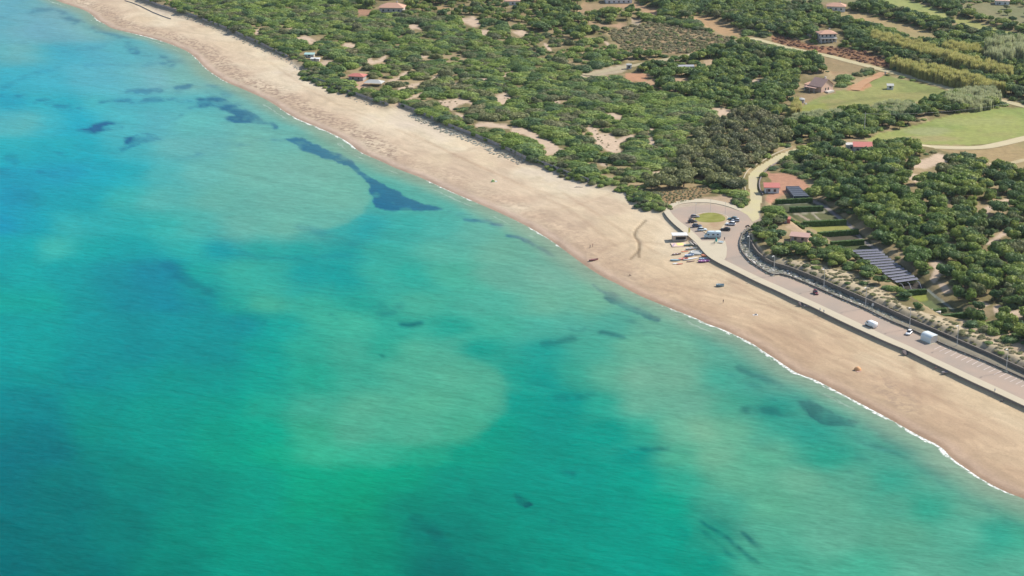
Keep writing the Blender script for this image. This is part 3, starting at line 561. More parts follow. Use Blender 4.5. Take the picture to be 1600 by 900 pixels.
for l, wd, a in GRASSY:
    m = np.zeros((RH, RW), np.float32); p = smooth(l)
    for (x0, y0) in resample(p, max(4, int(np.hypot(*np.diff(p, axis=0).T).sum() / max(1.5, wd * .3)))):
        r = wd * .62; ya, yb = int(y0 - r * .7 - 2) - RY, int(y0 + r * .7 + 3) - RY; xa, xb = int(x0 - r * 1.3 - 2) - RX, int(x0 + r * 1.3 + 3) - RX
        Yg, Xg = np.mgrid[ya:yb, xa:xb]; e = ((Xg + RX - x0) / (r * 1.25)) ** 2 + ((Yg + RY - y0) / (r * .72)) ** 2
        m[ya:yb, xa:xb] = np.maximum(m[ya:yb, xa:xb], np.clip(1.35 - e, 0, 1))
    g = np.maximum(g, wsamp(blur(blur(m, 1 if a > .55 else 2), 1 if a > .55 else 2)) * a * (.95 if a > .55 else .85))
for poly, a in (([(444,215),(456,216),(470,217),(500,228),(520,236),(545,250),(572,272),(590,285),(605,293),(625,303),(650,316),(675,323),(694,328),(672,331),(640,328),(612,328),(592,323),(582,312),(579,296),(567,277),(548,262),(520,250),(495,243),(475,236),(458,225)], .95), ([(318,158),(336,153),(352,158),(366,164),(380,170),(390,178),(402,186),(432,194),(412,196),(390,192),(360,190),(374,184),(366,178),(350,172),(332,168)], .75),
    ([(930,445),(940,448),(952,456),(972,466),(988,475),(1004,482),(1020,490),(1028,497),(1012,497),(994,492),(974,482),(960,470),(944,458)], .8), ([(124,196),(150,191),(176,193),(185,197),(172,204),(150,208),(130,205)], .55), ([(202,222),(212,215),(232,212),(252,216),(244,222),(222,227),(200,231)], .6), ([(1256,636),(1275,633),(1298,641),(1318,651),(1340,660),(1326,668),(1302,668),(1280,662),(1264,650)], .6), ([(802,771),(812,773),(822,780),(835,790),(824,795),(812,793),(804,785)], .6)):
    g = np.maximum(g, wsamp(blur(pmask(poly), 1)) * a)
gn = fbm(x, y * .6, 7, 81, 4); g = g * (.62 + .75 * sstep(.3, .6, gn)) * np.where(g < .6, .35 + 1.1 * sstep(.35, .65, gn), 1)
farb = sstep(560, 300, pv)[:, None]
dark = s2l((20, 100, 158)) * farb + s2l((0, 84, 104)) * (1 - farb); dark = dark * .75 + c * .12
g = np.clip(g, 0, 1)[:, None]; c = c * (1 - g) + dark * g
# shallow water over sand by the shore
t = sstep(15, 3, sd + 5 * (fbm(al, sd * .5, 14, 141, 3) - .5)) * .62; c = wcol(c, np.tile(s2l((158,170,148)), (len(x), 1)), t); t = np.exp(-np.maximum(sd, 0) / 4.0) * .8; c = wcol(c, np.tile(s2l((184,172,148)), (len(x), 1)), t)
t = np.exp(-np.maximum(sd, 0) / 24.0) * .42; c = wcol(c, np.tile(s2l((112,178,160)), (len(x), 1)), t)
fo = fbm(al, sd * 0, 55, 91, 3)
foamw = np.interp(al, *np.array([(0, .6), (1e9, .6)]).T)
fw = -.75 + 1.65 * sstep(.35, .75, fo) + 1.6 * sstep(1440, 1500, pu) * sstep(1600, 1560, pu) + .1 * sstep(1150, 1200, pu) * sstep(.4, .6, fo)
def water_mat():
    m = bpy.data.materials.new('sea_water'); m.use_nodes = True; t = m.node_tree; N = t.nodes; Lk = t.links; b = N['Principled BSDF']
    b.inputs['Roughness'].default_value = .22; b.inputs['IOR'].default_value = 1.33; b.inputs['Specular IOR Level'].default_value = .012
    def A(n): a = N.new('ShaderNodeAttribute'); a.attribute_name = n; return a.outputs['Color' if n == 'Col' else 'Fac']
    ge = N.new('ShaderNodeNewGeometry')
    def mp(rz, sx, sy):
        n = N.new('ShaderNodeMapping'); n.vector_type = 'TEXTURE'; n.inputs['Rotation'].default_value = (0, 0, rz); n.inputs['Scale'].default_value = (1 / sx, 1 / sy, 1); Lk.new(ge.outputs['Position'], n.inputs[0]); return n.outputs[0]
    def noise(vec, sc, det=4, dist=0):
        n = N.new('ShaderNodeTexNoise'); n.inputs['Scale'].default_value = sc; n.inputs['Detail'].default_value = det; n.inputs['Distortion'].default_value = dist; Lk.new(vec, n.inputs['Vector']); return n.outputs['Fac']
    def rng_(v, a, b_, c_, d): 
        n = N.new('ShaderNodeMapRange'); n.inputs[1].default_value = a; n.inputs[2].default_value = b_; n.inputs[3].default_value = c_; n.inputs[4].default_value = d; Lk.new(v, n.inputs[0]); return n.outputs[0]
    def mth(op, a, b_=0.0):
        n = N.new('ShaderNodeMath'); n.operation = op
        for i, q_ in enumerate((a, b_)):
            if isinstance(q_, (int, float)): n.inputs[i].default_value = q_
            else: Lk.new(q_, n.inputs[i])
        return n.outputs[0]
    v1 = mp(R(-20), .15, .40); v2 = mp(R(-34), .014, .075); v3 = mp(R(-8), .5, 1.2)
    w1 = noise(v1, 1.0, 5, .4); w2 = noise(v2, 1.0, 5, .6); w3 = noise(v3, 1.0, 4, .2)
    k = mth('MULTIPLY', mth('MULTIPLY', rng_(w1, .3, .7, .89, 1.12), rng_(w2, .3, .7, .92, 1.08)), rng_(w3, .3, .7, .92, 1.09))
    vm = N.new('ShaderNodeVectorMath'); vm.operation = 'SCALE'; Lk.new(A('Col'), vm.inputs[0]); Lk.new(k, vm.inputs['Scale'])
    cx = N.new('ShaderNodeCombineXYZ'); Lk.new(mth('MULTIPLY', A('along'), .35), cx.inputs[0]); Lk.new(A('shore'), cx.inputs[1])
    fn = noise(cx.outputs[0], .55, 5, .6)
    edge = mth('SUBTRACT', A('foamw'), mth('ADD', A('shore'), rng_(fn, .25, .75, -1.3, 1.3)))
    foam = mth('MULTIPLY', rng_(edge, -.25, .35, 0, 1), rng_(mth('ADD', A('shore'), 0.0), -2.0, -.6, 0, 1))
    foam = mth('MULTIPLY', foam, rng_(noise(ge.outputs['Position'], .9, 5), .38, .56, .12, .92))
    l2 = mth('SUBTRACT', 1.0, mth('MULTIPLY', mth('ABSOLUTE', mth('SUBTRACT', mth('ADD', A('shore'), rng_(fn, .2, .8, -1.6, 1.6)), 5.2)), 1.6))
    l2 = mth('MULTIPLY', rng_(l2, 0, 1, 0, .15), rng_(noise(cx.outputs[0], .12, 2), .5, .62, 0, 1))
    foam = mth('MAXIMUM', foam, l2)
    mx = N.new('ShaderNodeMix'); mx.data_type = 'RGBA'; Lk.new(foam, mx.inputs[0]); Lk.new(vm.outputs[0], mx.inputs[6]); mx.inputs[7].default_value = (.82, .80, .76, 1)
    Lk.new(mx.outputs[2], b.inputs['Base Color'])
    rr = N.new('ShaderNodeMapRange'); rr.inputs[3].default_value = .25; rr.inputs[4].default_value = .8; Lk.new(foam, rr.inputs[0]); Lk.new(rr.outputs[0], b.inputs['Roughness'])
    bp = N.new('ShaderNodeBump'); bp.inputs['Strength'].default_value = .55; bp.inputs['Distance'].default_value = .35
    Lk.new(mth('ADD', mth('ADD', w1, mth('MULTIPLY', w2, .8)), mth('MULTIPLY', w3, .45)), bp.inputs['Height']); Lk.new(bp.outputs[0], b.inputs['Normal'])
    return m
SPECW = np.array((.004, .006, .008))           # sky mirrored by the surface, taken off the traced colour
spec_gain = (1 + 1.6 * sstep(500, 0, pv))[:, None]
wc = albedo_of(c - SPECW * spec_gain, np.sqrt(x * x + y * y + CZ * CZ))
sheet('water', x, y, np.zeros(len(x)), q, wc, {'along': al, 'shore': sd, 'foamw': fw}, water_mat())

# ------------------------------------------------------------------ promenade, roads, kerbs
def asphalt(name, c0, c1, sc=.08):
    m = mat(name, c0, .9, .1, 1, .2); t = m.node_tree; b = t.nodes['Principled BSDF']; N = t.nodes
    ge = N.new('ShaderNodeNewGeometry'); a = N.new('ShaderNodeTexNoise'); a.inputs['Scale'].default_value = sc; a.inputs['Detail'].default_value = 6; t.links.new(ge.outputs['Position'], a.inputs['Vector'])
    r = N.new('ShaderNodeValToRGB'); r.color_ramp.elements[0].position = .38; r.color_ramp.elements[1].position = .64; r.color_ramp.elements[0].color = (*c0, 1); r.color_ramp.elements[1].color = (*c1, 1)
    t.links.new(a.outputs['Fac'], r.inputs[0]); t.links.new(r.outputs[0], b.inputs['Base Color']); return m
M['asphalt'] = asphalt('faded_asphalt', lookc((190,176,164)), lookc((206,184,168)))
M['dirt'] = asphalt('pale_dirt', lookc((216,202,162)), lookc((226,214,178)), .15)
M['entry'] = asphalt('yellowish_concrete', lookc((226,216,172)), lookc((220,208,176)), .1)
n = 90
A = resample(innerW, n); B = resample(kerbW, n)
LOOPIN = smooth(Pa([(1045,327),(1052,337),(1062,346),(1073,354),(1085,364),(1097,376),(1105,386),(1115,396),(1131,406),(1146,413),(1165,423)], 3.0))
def flatpoly(name, pts, z, m, kind='structure'):
    bm = bmesh.new(); vs = [bm.verts.new((p[0], p[1], z)) for p in pts]; f = bm.faces.new(vs); bm.normal_update()
    if f.normal.z < 0: f.normal_flip()
    bmesh.ops.triangulate(bm, faces=bm.faces); me = bpy.data.meshes.new(name); bm.to_mesh(me); bm.free(); me.materials.append(m); o = link(name, me); return tag(o, kind=kind) if kind else o
roadpoly = list(map(tuple, innerW)) + list(map(tuple, kerbW[::-1])) + [P(a, b) for a, b in [(1172,350),(1173,344),(1170,337),(1160,330),(1137,325),(1112,320),(1087,321),(1060,325),(1050,329)]]
flatpoly('road', roadpoly, 3.02, M['asphalt'])
flatpoly('entrance_road', [P(a, b) for a, b in ENTRY], 3.035, M['entry'])
# raised pale walkway along the sea wall
n = 140; A = resample(seawallW, n); B = resample(innerW, n)
ribbon('pavement', A, B, 3.17, M['concrete'], zb=2.98)
o = ribbon('sea_wall', offset(A, .06), offset(A, .75), 2.99, M['seawall'], kind=None, zb=0.7)
tag(o, 'long grey concrete sea wall between the sand and the pale walkway', 'sea wall')
loopout = smooth(Pa([(1036,330),(1046,319),(1060,313),(1082,311),(1108,311),(1138,317),(1160,327)], 3.0)); loopin = smooth(Pa([(1046,328),(1054,322),(1066,318),(1087,316),(1112,317),(1136,322),(1156,330)], 3.0))
ribbon('loop_pavement', resample(loopout, 40), resample(loopin, 40), 3.14, M['concrete'], zb=2.6)
plaza = [P(a, b) for a, b in [(1094,378),(1100,376),(1133,376),(1136,388),(1135,400),(1132,406),(1114,396),(1103,386)]]
flatpoly('plaza_pavement', plaza, 3.06, M['concrete'])
# kerb stone and low wall on the land side
n = 140; K = resample(kerbW, n)
ribbon('kerb', offset(K, -.15), offset(K, .25), 3.16, M['concrete'], zb=2.8)
o = ribbon('low_wall', offset(K, .35), offset(K, .75), 3.75, M['stone'], kind=None, zb=2.7); tag(o, 'low dark stone wall along the inland edge of the road', 'wall')
Wl = resample(wallW, n); o = ribbon('retaining_wall', Wl, offset(Wl, .55), 4.95, M['stone'], kind=None, zb=2.6); tag(o, 'tall dark stone retaining wall holding back the sandy dune slope behind the lamps', 'wall')
# island in the turning loop
ISL = smooth(Pa([(1082,342),(1087,336),(1097,333),(1112,332),(1126,334),(1136,338),(1137,343),(1132,350),(1126,358),(1120,365),(1110,367),(1103,364),(1094,355),(1086,348)], 3.1), it=1)
n_ = 60; isl = resample(np.vstack([ISL, ISL[:1]]), n_)
o = flatpoly('island', isl[:-1], 3.12, asphalt('island_soil', lookc((212,190,156)), lookc((196,166,134)), .2))
ribbon('island_kerb', isl, offset(isl, .55), 3.18, M['concrete'], zb=2.9)
th = np.linspace(0, 2 * math.pi, 40, endpoint=False); gc = P(1111, 341, 3.1)
lawnm = asphalt('mown_grass', lookc((150,152,74)), lookc((170,170,96)), .25)
flatpoly('lawn', [P(1110 + 23.5 * math.cos(t), 341 + 7.6 * math.sin(t) + 1.0 * math.cos(2 * t), 3.1) for t in th], 3.15, lawnm)
# inland tracks, draped on the ground
def drape(name, line, wd, m):
    p = smooth(Pa(line, 3.2), it=2); p = resample(p, int(np.hypot(*np.diff(p, axis=0).T).sum() / 5) + 3); wv_ = wd * (1 + .18 * (fbm(p[:, 0], p[:, 1], 12, 5) - .5))
    t = np.gradient(p, axis=0); t /= np.linalg.norm(t, axis=1)[:, None]; nrm = np.c_[-t[:, 1], t[:, 0]]
    a, b = p + nrm * (wv_ / 2)[:, None], p - nrm * (wv_ / 2)[:, None]
    za = np.maximum(terrain(a[:, 0], a[:, 1]), terrain(b[:, 0], b[:, 1])); za = np.maximum(za, terrain(p[:, 0], p[:, 1])) + .12
    return ribbon(name, a, b, za, m)
for k, nm in (('upper', 'dirt_road'), ('scrub', 'dirt_path'), ('field', 'dirt_road_field'), ('lower', 'footpath')):
    l, wd, cc = ROADS[k]; drape(nm, l, wd, asphalt(nm + '_soil', lookc(cc), lookc([v + 8 for v in cc]), .15))
drape('driveway', ROADS['drive'][0], 6, asphalt('red_dirt', lookc((208,162,124)), lookc((214,172,134)), .15))
# faded parking lines
mk = MB(); Kp = resample(kerbW, 600); Kq = offset(Kp, -1); s_ = np.r_[0, np.cumsum(np.hypot(*np.diff(Kp, axis=0).T))]
M['marking'] = mat('worn_white_marking', (.58, .49, .43), .8, .3, 1.5)
def markline(a, b, w_=.14):
    a = np.array(a); b = np.array(b); t = (b - a) / np.linalg.norm(b - a); nn = np.array((-t[1], t[0])) * w_ / 2
    mk.add([(*(a + nn), 3.028), (*(b + nn), 3.028), (*(b - nn), 3.028), (*(a - nn), 3.028)], [(3, 2, 1, 0)])
for i in range(0, 600):
    px, py = to_px(Kp[i][0], Kp[i][1], 3.0)
    if px > 1470 and i and int(s_[i] / 2.6) != int(s_[i - 1] / 2.6) and px < 1750:
        t = Kp[i] - Kp[i - 1]; t /= np.linalg.norm(t); nn = np.array((-t[1], t[0])); a = Kp[i] - nn * .6; b = Kp[i] - nn * 5.0 + t * 1.2; markline(a, b, .22)
for i in range(11):
    a = P(1078 + i * 5, 377.5, 3); b = P(1084 + i * 5, 382.5, 3); markline(a, b, .35)
markline(P(1075, 376.5), P(1132, 376.0), .2)
tag(mk.build('road_markings', M['marking']), kind='structure')
# ------------------------------------------------------------------ vegetation
from mathutils import noise as mnoise
def ico(sub):
    bm = bmesh.new(); bmesh.ops.create_icosphere(bm, subdivisions=sub, radius=1); v = np.array([q_.co[:] for q_ in bm.verts]); f = np.array([[q_.index for q_ in p.verts] for p in bm.faces]); bm.free(); return v, f
ICO = {k: ico(k) for k in (1, 2, 3)}
def blob(sub, c, r, seed, amp=.28, fr=1.6, flatbase=True):
    v, f = ICO[sub]; v = v.copy(); o = Vector((seed * 7.3, seed * 3.1, seed * 1.7))
    k = np.array([1 + amp * mnoise.noise(Vector(q_) * fr + o) + amp * .6 * mnoise.noise(Vector(q_) * fr * 2.7 + o) for q_ in v])
    v = v * k[:, None]
    if flatbase: v[:, 2] = np.where(v[:, 2] < -.15, -.15 + (v[:, 2] + .15) * .3, v[:, 2])
    return v * np.array(r) + np.array(c), f
def leaves(g_, cen, rad, n, size, lift=.02):
    """n small leaf-sprig triangles scattered over an ellipsoid's shell"""
    d = g_.normal(size=(n, 3)); d[:, 2] = np.abs(d[:, 2]) * .9 + d[:, 2] * .1; d /= np.linalg.norm(d, axis=1)[:, None]
    p = cen + d * rad * (g_.uniform(.84, 1.2, (n, 1)))
    a = g_.normal(size=(n, 3)); a /= np.linalg.norm(a, axis=1)[:, None]; a = a - d * (a * d).sum(1)[:, None] * .6; a /= np.linalg.norm(a, axis=1)[:, None]
    b = np.cross(d, a) + d * g_.uniform(-.5, .7, (n, 1)); b /= np.linalg.norm(b, axis=1)[:, None]
    s = size * g_.uniform(.6, 1.5, (n, 1))
    v = np.stack([p - a * s, p + a * s, p + b * s * 1.3], 1).reshape(-1, 3); return v, np.arange(3 * n).reshape(-1, 3)
def merge(parts):
    V = []; Fc = []; MI = []; n = 0
    for (v, f), m in parts: V.append(v); Fc.append(f + n); MI += [m] * len(f); n += len(v)
    return np.vstack(V), np.vstack(Fc), MI
def bushmesh(name, seed, m, sub=3, nl=620, lobes=5, leaf=.10):
    g_ = np.random.default_rng(seed); parts = [(blob(sub, (0, 0, .05), (.72, .72, .66), seed, .5, 2.2), 0), (leaves(g_, np.array((0, 0, .1)), np.array((.84, .84, .8)), nl, leaf), 0)]
    for k in range(lobes):
        t = g_.uniform(0, 6.28); c_ = np.array((math.cos(t) * .55, math.sin(t) * .55, .12 + g_.uniform(0, .45))); r_ = np.array((.36, .36, .40)) * g_.uniform(.6, 1.15)
        parts += [(blob(2, c_, r_, seed * 10 + k, .3, 1.6), 0), (leaves(g_, c_, r_ * 1.03, nl // 4, leaf), 0)]
    v, f, mi = merge(parts); return newmesh(name, v, f, [m], False, mi)
def crownmesh(name, seed, m, nlobe=8, nl=1300, leaf=.095, trunk=False):
    """unit crown: radius 1, from z=.35 up to z=1.25"""
    g_ = np.random.default_rng(seed); parts = [(blob(2, (0, 0, .72), (.66, .66, .34), seed, .45, 2), 0), (leaves(g_, np.array((0, 0, .72)), np.array((.74, .74, .43)), nl // 4, leaf), 0)]
    for k in range(nlobe):
        t = 6.28 * k / nlobe + g_.uniform(-.4, .4); rr = g_.uniform(.35, .66); c_ = np.array((math.cos(t) * rr, math.sin(t) * rr, g_.uniform(.48, 1.0)))
        r_ = np.array((1, 1, .8)) * g_.uniform(.20, .42); parts += [(blob(2, c_, r_, seed * 20 + k, .32, 1.7), 0), (leaves(g_, c_, r_ * 1.05, nl // nlobe, leaf), 0)]
    if trunk:
        tv, tf, _ = trunkgeo(seed); parts.append(((tv, tf), 1))
    v, f, mi = merge(parts); return newmesh(name, v, f, [m, M['bark']] if trunk else [m], False, mi)
def trunkgeo(seed):
    g_ = random.Random(seed); b = MB(); fork = (g_.uniform(-.05, .05), g_.uniform(-.05, .05), .34)
    b.tube([(0, 0, -.1), (0.02, 0, .15), fork], [.075, .06, .05], 6)
    for k in range(4):
        t = k * 1.57 + g_.uniform(-.4, .4); b.tube([fork, (math.cos(t) * .22, math.sin(t) * .22, .52), (math.cos(t) * .42, math.sin(t) * .42, .74)], [.045, .03, .012], 5)
    tri = []
    for q_ in b.f:
        for i in range(1, len(q_) - 1): tri.append((q_[0], q_[i], q_[i + 1]))
    return np.array(b.v), np.array(tri), None
def reedmesh(name, seed, m, n=260, rad=1.0):
    g_ = np.random.default_rng(seed); a = g_.uniform(0, 6.28, n); r = np.sqrt(g_.uniform(0, 1, n)) * rad; x0 = np.cos(a) * r; y0 = np.sin(a) * r; h = g_.uniform(.55, 1.1, n)
    lx, ly = g_.normal(0, .09, n), g_.normal(0, .09, n); t = g_.uniform(0, 3.14, n); wd = g_.uniform(.035, .075, n); wx_, wy_ = np.cos(t) * wd, np.sin(t) * wd; z0 = np.zeros(n)
    v = np.stack([np.c_[x0 - wx_, y0 - wy_, z0], np.c_[x0 + wx_, y0 + wy_, z0], np.c_[x0 + lx + wx_ * 1.7, y0 + ly + wy_ * 1.7, h * .8], np.c_[x0 + lx * 1.3, y0 + ly * 1.3, h]], 1).reshape(-1, 3)
    i = np.arange(n)[:, None] * 4; f = np.vstack([i + [0, 1, 2], i + [0, 2, 3]]); return newmesh(name, v, f, [m])
VAR = {}
def variants(key, meshes):
    c_ = bpy.data.collections.new('kinds_' + key); obs = []
    for i, me in enumerate(meshes):
        o = bpy.data.objects.new('%s_kind_%02d' % (key, i), me); c_.objects.link(o); obs.append(o)
    VAR[key] = (c_, len(meshes))
variants('scrub', [bushmesh('scrub_bush', 100 + i, M['scrub']) for i in range(8)] + [bushmesh('scrub_bush_grey', 130 + i, M['grey']) for i in range(2)])
TREEM = [crownmesh('crown', 200 + i, M['tree'], 9 + i % 4) for i in range(7)]; GREYM = [crownmesh('grey_crown', 230 + i, M['grey'], 8) for i in range(3)]; TRUNKM = [newmesh('trunk', *trunkgeo(300 + i)[:2], [M['bark']]) for i in range(3)]
variants('wood', [crownmesh('wood_tree', 200 + i, M['tree'], 8 + i % 4, 900, .10, True) for i in range(7)] + [crownmesh('wood_tree_grey', 260, M['grey'], 9, 900, .10, True)])
variants('silver', [bushmesh('silver_bush', 400 + i, M['silver'], 2, 120, 2, .12) for i in range(4)])
variants('dry', [bushmesh('dry_bush', 420 + i, M['dry'], 2, 160, 2, .16) for i in range(4)] + [bushmesh('dry_bush_green', 430, M['grey'], 2, 160, 2, .14)])
variants('red', [bushmesh('red_bush', 440 + i, M['red'], 2, 160, 2, .16) for i in range(3)])
variants('reed', [reedmesh('reed_clump', 500 + i, M['reed']) for i in range(5)]); variants('reedpale', [reedmesh('pale_reed_clump', 520 + i, M['reedpale']) for i in range(5)])
rockm = mat('pale_rock', (.62, .58, .52), .9, .2, 2)
variants('rock', [newmesh('rock', *blob(2, (0, 0, .1), (1, .8, .6), 600 + i, .5, 1.3), [rockm]) for i in range(4)])
def scatter(name, key, pts, rz, scl, idx, label=None, cat=None, group=None, kind='stuff'):
    me = bpy.data.meshes.new(name); n = len(pts); me.vertices.add(n); me.vertices.foreach_set('co', np.asarray(pts, np.float32).ravel())
    for nm, tp, fld, dat in (('rotz', 'FLOAT', 'value', rz), ('scl', 'FLOAT_VECTOR', 'vector', scl), ('idx', 'INT', 'value', idx)):
        a = me.attributes.new(nm, tp, 'POINT'); a.data.foreach_set(fld, np.asarray(dat, np.int32 if tp == 'INT' else np.float32).ravel())
    o = link(name, me); tag(o, label, cat, group, kind)
    ng = bpy.data.node_groups.new(name + '_scatter', 'GeometryNodeTree'); ng.interface.new_socket('Geometry', in_out='INPUT', socket_type='NodeSocketGeometry'); ng.interface.new_socket('Geometry', in_out='OUTPUT', socket_type='NodeSocketGeometry')
    N = ng.nodes; gi = N.new('NodeGroupInput'); go = N.new('NodeGroupOutput'); ci = N.new('GeometryNodeCollectionInfo'); ci.inputs['Collection'].default_value = VAR[key][0]; ci.inputs['Separate Children'].default_value = True; ci.inputs['Reset Children'].default_value = True
    ip = N.new('GeometryNodeInstanceOnPoints'); ip.inputs['Pick Instance'].default_value = True
    def na(nm, tp): a = N.new('GeometryNodeInputNamedAttribute'); a.data_type = tp; a.inputs[0].default_value = nm; return next(s_ for s_ in a.outputs if s_.enabled)
    cx = N.new('ShaderNodeCombineXYZ'); ng.links.new(na('rotz', 'FLOAT'), cx.inputs[2]); e2r = N.new('FunctionNodeEulerToRotation'); ng.links.new(cx.outputs[0], e2r.inputs[0])
    ng.links.new(gi.outputs[0], ip.inputs['Points']); ng.links.new(ci.outputs[0], ip.inputs['Instance']); ng.links.new(na('idx', 'INT'), ip.inputs['Instance Index']); ng.links.new(e2r.outputs[0], ip.inputs['Rotation']); ng.links.new(na('scl', 'FLOAT_VECTOR'), ip.inputs['Scale']); ng.links.new(ip.outputs[0], go.inputs[0])
    o.modifiers.new('scatter', 'NODES').node_group = ng; return o

# where nothing woody grows
HOUSEPX = [(1280,46,1316,72),(1284,4,1324,20),(1250,118,1306,146),(590,3,632,20),(541,114,573,128),(570,124,603,138),(948,-5,988,4),(1553,0,1578,9),(788,0,812,8),(976,96,990,112),(1056,102,1090,112),(1188,284,1219,304),(1224,339,1236,349),(1231,360,1264,379),(1318,220,1364,237),(1382,131,1398,142),(1243,148,1262,163)]
TANK = [(1243,150),(1262,150),(1262,163),(1243,163)]
blk = np.clip(prom + loop + pmask(GARDEN), 0, 1)
for k, (l, wd, c_) in ROADS.items(): lmask(l, 5 if k != 'drive' else 9, blk)
for p, c_ in FIELDS + GROUND: pmask(p, blk)
for s_ in SANDS: pmask(s_, blk)
for a, b, c_, d in HOUSEPX: pmask([(a, b), (c_, b), (c_, d), (a, d)], blk)
pmask([(1446,214),(1486,214),(1486,233),(1446,233)], blk); pmask([(470,82),(500,82),(500,97),(470,97)], blk); pmask(SLOPE, blk); pmask(STRIP, blk); pmask([(965,292),(1000,300),(1035,325),(1040,335),(990,335),(975,310)], blk)
pmask([(1140,308),(1172,316),(1176,345),(1140,330)], blk)
TREEZ = [[(1185,225),(1230,205),(1290,214),(1340,222),(1440,232),(1470,240),(1560,268),(1750,320),(1750,610),(1600,545),(1540,520),(1480,500),(1440,440),(1330,380),(1285,320),(1262,290),(1250,240)],
 [(1172,346),(1230,346),(1262,375),(1300,395),(1345,410),(1400,450),(1450,490),(1500,505),(1480,508),(1440,497),(1410,485),(1380,466),(1300,428),(1235,412),(1190,398)],
 [(1060,92),(1150,66),(1200,88),(1285,98),(1305,120),(1250,132),(1240,162),(1235,190),(1190,190),(1120,165),(1040,150),(1000,150),(1030,140),(1060,130)],
 [(1000,-50),(1390,-50),(1500,10),(1600,30),(1750,60),(1750,160),(1600,160),(1480,110),(1360,90),(1290,70),(1200,55),(1060,35),(1010,20)],
 [(560,-50),(1000,-50),(1010,60),(960,60),(900,70),(860,60),(800,40),(700,30),(560,14)],
 [(1190,185),(1240,190),(1320,175),(1440,160),(1480,150),(1560,150),(1560,172),(1470,185),(1400,205),(1350,222),(1290,216),(1215,212)],
 [(935,95),(1000,88),(1060,80),(1080,92),(1080,150),(1020,150),(1000,135),(985,112),(985,98)]]
GREYZ = [[(1105,195),(1185,178),(1232,205),(1236,225),(1212,238),(1190,250),(1172,262),(1162,278),(1166,300),(1145,306),(1118,300),(1085,288),(1062,262),(1080,230)], [(1000,282),(1058,270),(1084,288),(1060,297),(1030,302),(1000,298)]]
treez = np.zeros((RH, RW), np.float32); greyz = np.zeros((RH, RW), np.float32)
for p in TREEZ: pmask(p, treez)
for p in GREYZ: pmask(p, greyz)
openz = pmask([(600,-50),(1000,-50),(1010,120),(930,110),(850,100),(760,60),(640,30)])        # rounder bushes with bare soil between
def jitter(x0, x1, y0, y1, st, seed, sy=1.0):
    g_ = np.random.default_rng(seed); X, Y = np.meshgrid(np.arange(x0, x1, st), np.arange(y0, y1, st * sy)); X = X + (np.arange(X.shape[0]) % 2)[:, None] * st / 2
    return (X + g_.uniform(-.42, .42, X.shape) * st).ravel(), (Y + g_.uniform(-.42, .42, X.shape) * st * sy).ravel(), g_
def look(m, x, y): return samp(m, x, y, 3.0)
def free(x, y, z, h, thr=.5, r=None):
    a = look(blk, x, y)
    if r is not None:
        for dx_, dy_ in ((.75, 0), (-.75, 0), (0, -.85), (0, .6)): a = np.maximum(a, np.maximum(look(blk, x + dx_ * r, y + dy_ * r), 1 - look(inland, x + dx_ * r * 1.15, y + dy_ * r * 1.25)))
    a = a; px, py = to_px(x, y, z + h * .75); i = np.clip(px - RX, 0, RW - 1).astype(int); j = np.clip(py - RY, 0, RH - 1).astype(int)
    return (a < thr) & (blk[j, i] < .5)
def visible(x, y, z): px, py = to_px(x, y, z); return (px > -110) & (px < 1720) & (py > -42) & (py < 720)
# trees
tx, ty, g_ = jitter(-500, 650, 480, 1950, 5.6, 3); tx += 0
k = (look(np.maximum(treez, greyz), tx, ty) > .5) & (look(inland, tx, ty) > .9); tx, ty = tx[k], ty[k]
tz = terrain(tx, ty); g_ = np.random.default_rng(5); tr = (2.2 + 3.2 * g_.random(len(tx)) ** 1.6) * (1 + .25 * (fbm(tx, ty, 60, 8, 2) - .5)); th_ = (2.6 + tr * .5) * g_.uniform(.75, 1.3, len(tx)) / 1.2
tpx, tpy = to_px(tx, ty, tz)
low_ = (look(pmask(TREEZ[1]), tx, ty) > .5); th_ = np.where(low_, th_ * .62, th_); tr = np.where(low_, tr * .8, tr)
k = visible(tx, ty, tz) & free(tx, ty, tz, th_ * .7, r=tr * .7) & (g_.random(len(tx)) < np.where(look(openz, tx, ty) > .5, .5, .95))
tx, ty, tz, tr, th_, tpx, tpy = [a[k] for a in (tx, ty, tz, tr, th_, tpx, tpy)]
isg = look(greyz, tx, ty) > .5; trz = g_.uniform(0, 6.28, len(tx))
inframe = (tpx > 5) & (tpx < 1595) & (tpy < 600); order = np.argsort(ty + (~inframe) * 1e5)
ind = np.zeros(len(tx), bool); ind[order[:min(284, int(inframe.sum()))]] = True
def region(px, py):
    if look(pmask(TREEZ[1]), *map(np.atleast_1d, P(px, py)))[0] > .5: return 'on the dune bank between the stone retaining wall and the hedged gardens'
    return None
gardenside = pmask([(1250,230),(1290,300),(1340,345),(1400,395),(1470,440),(1520,470),(1480,505),(1380,430),(1290,330),(1240,270)])
PROT = {}
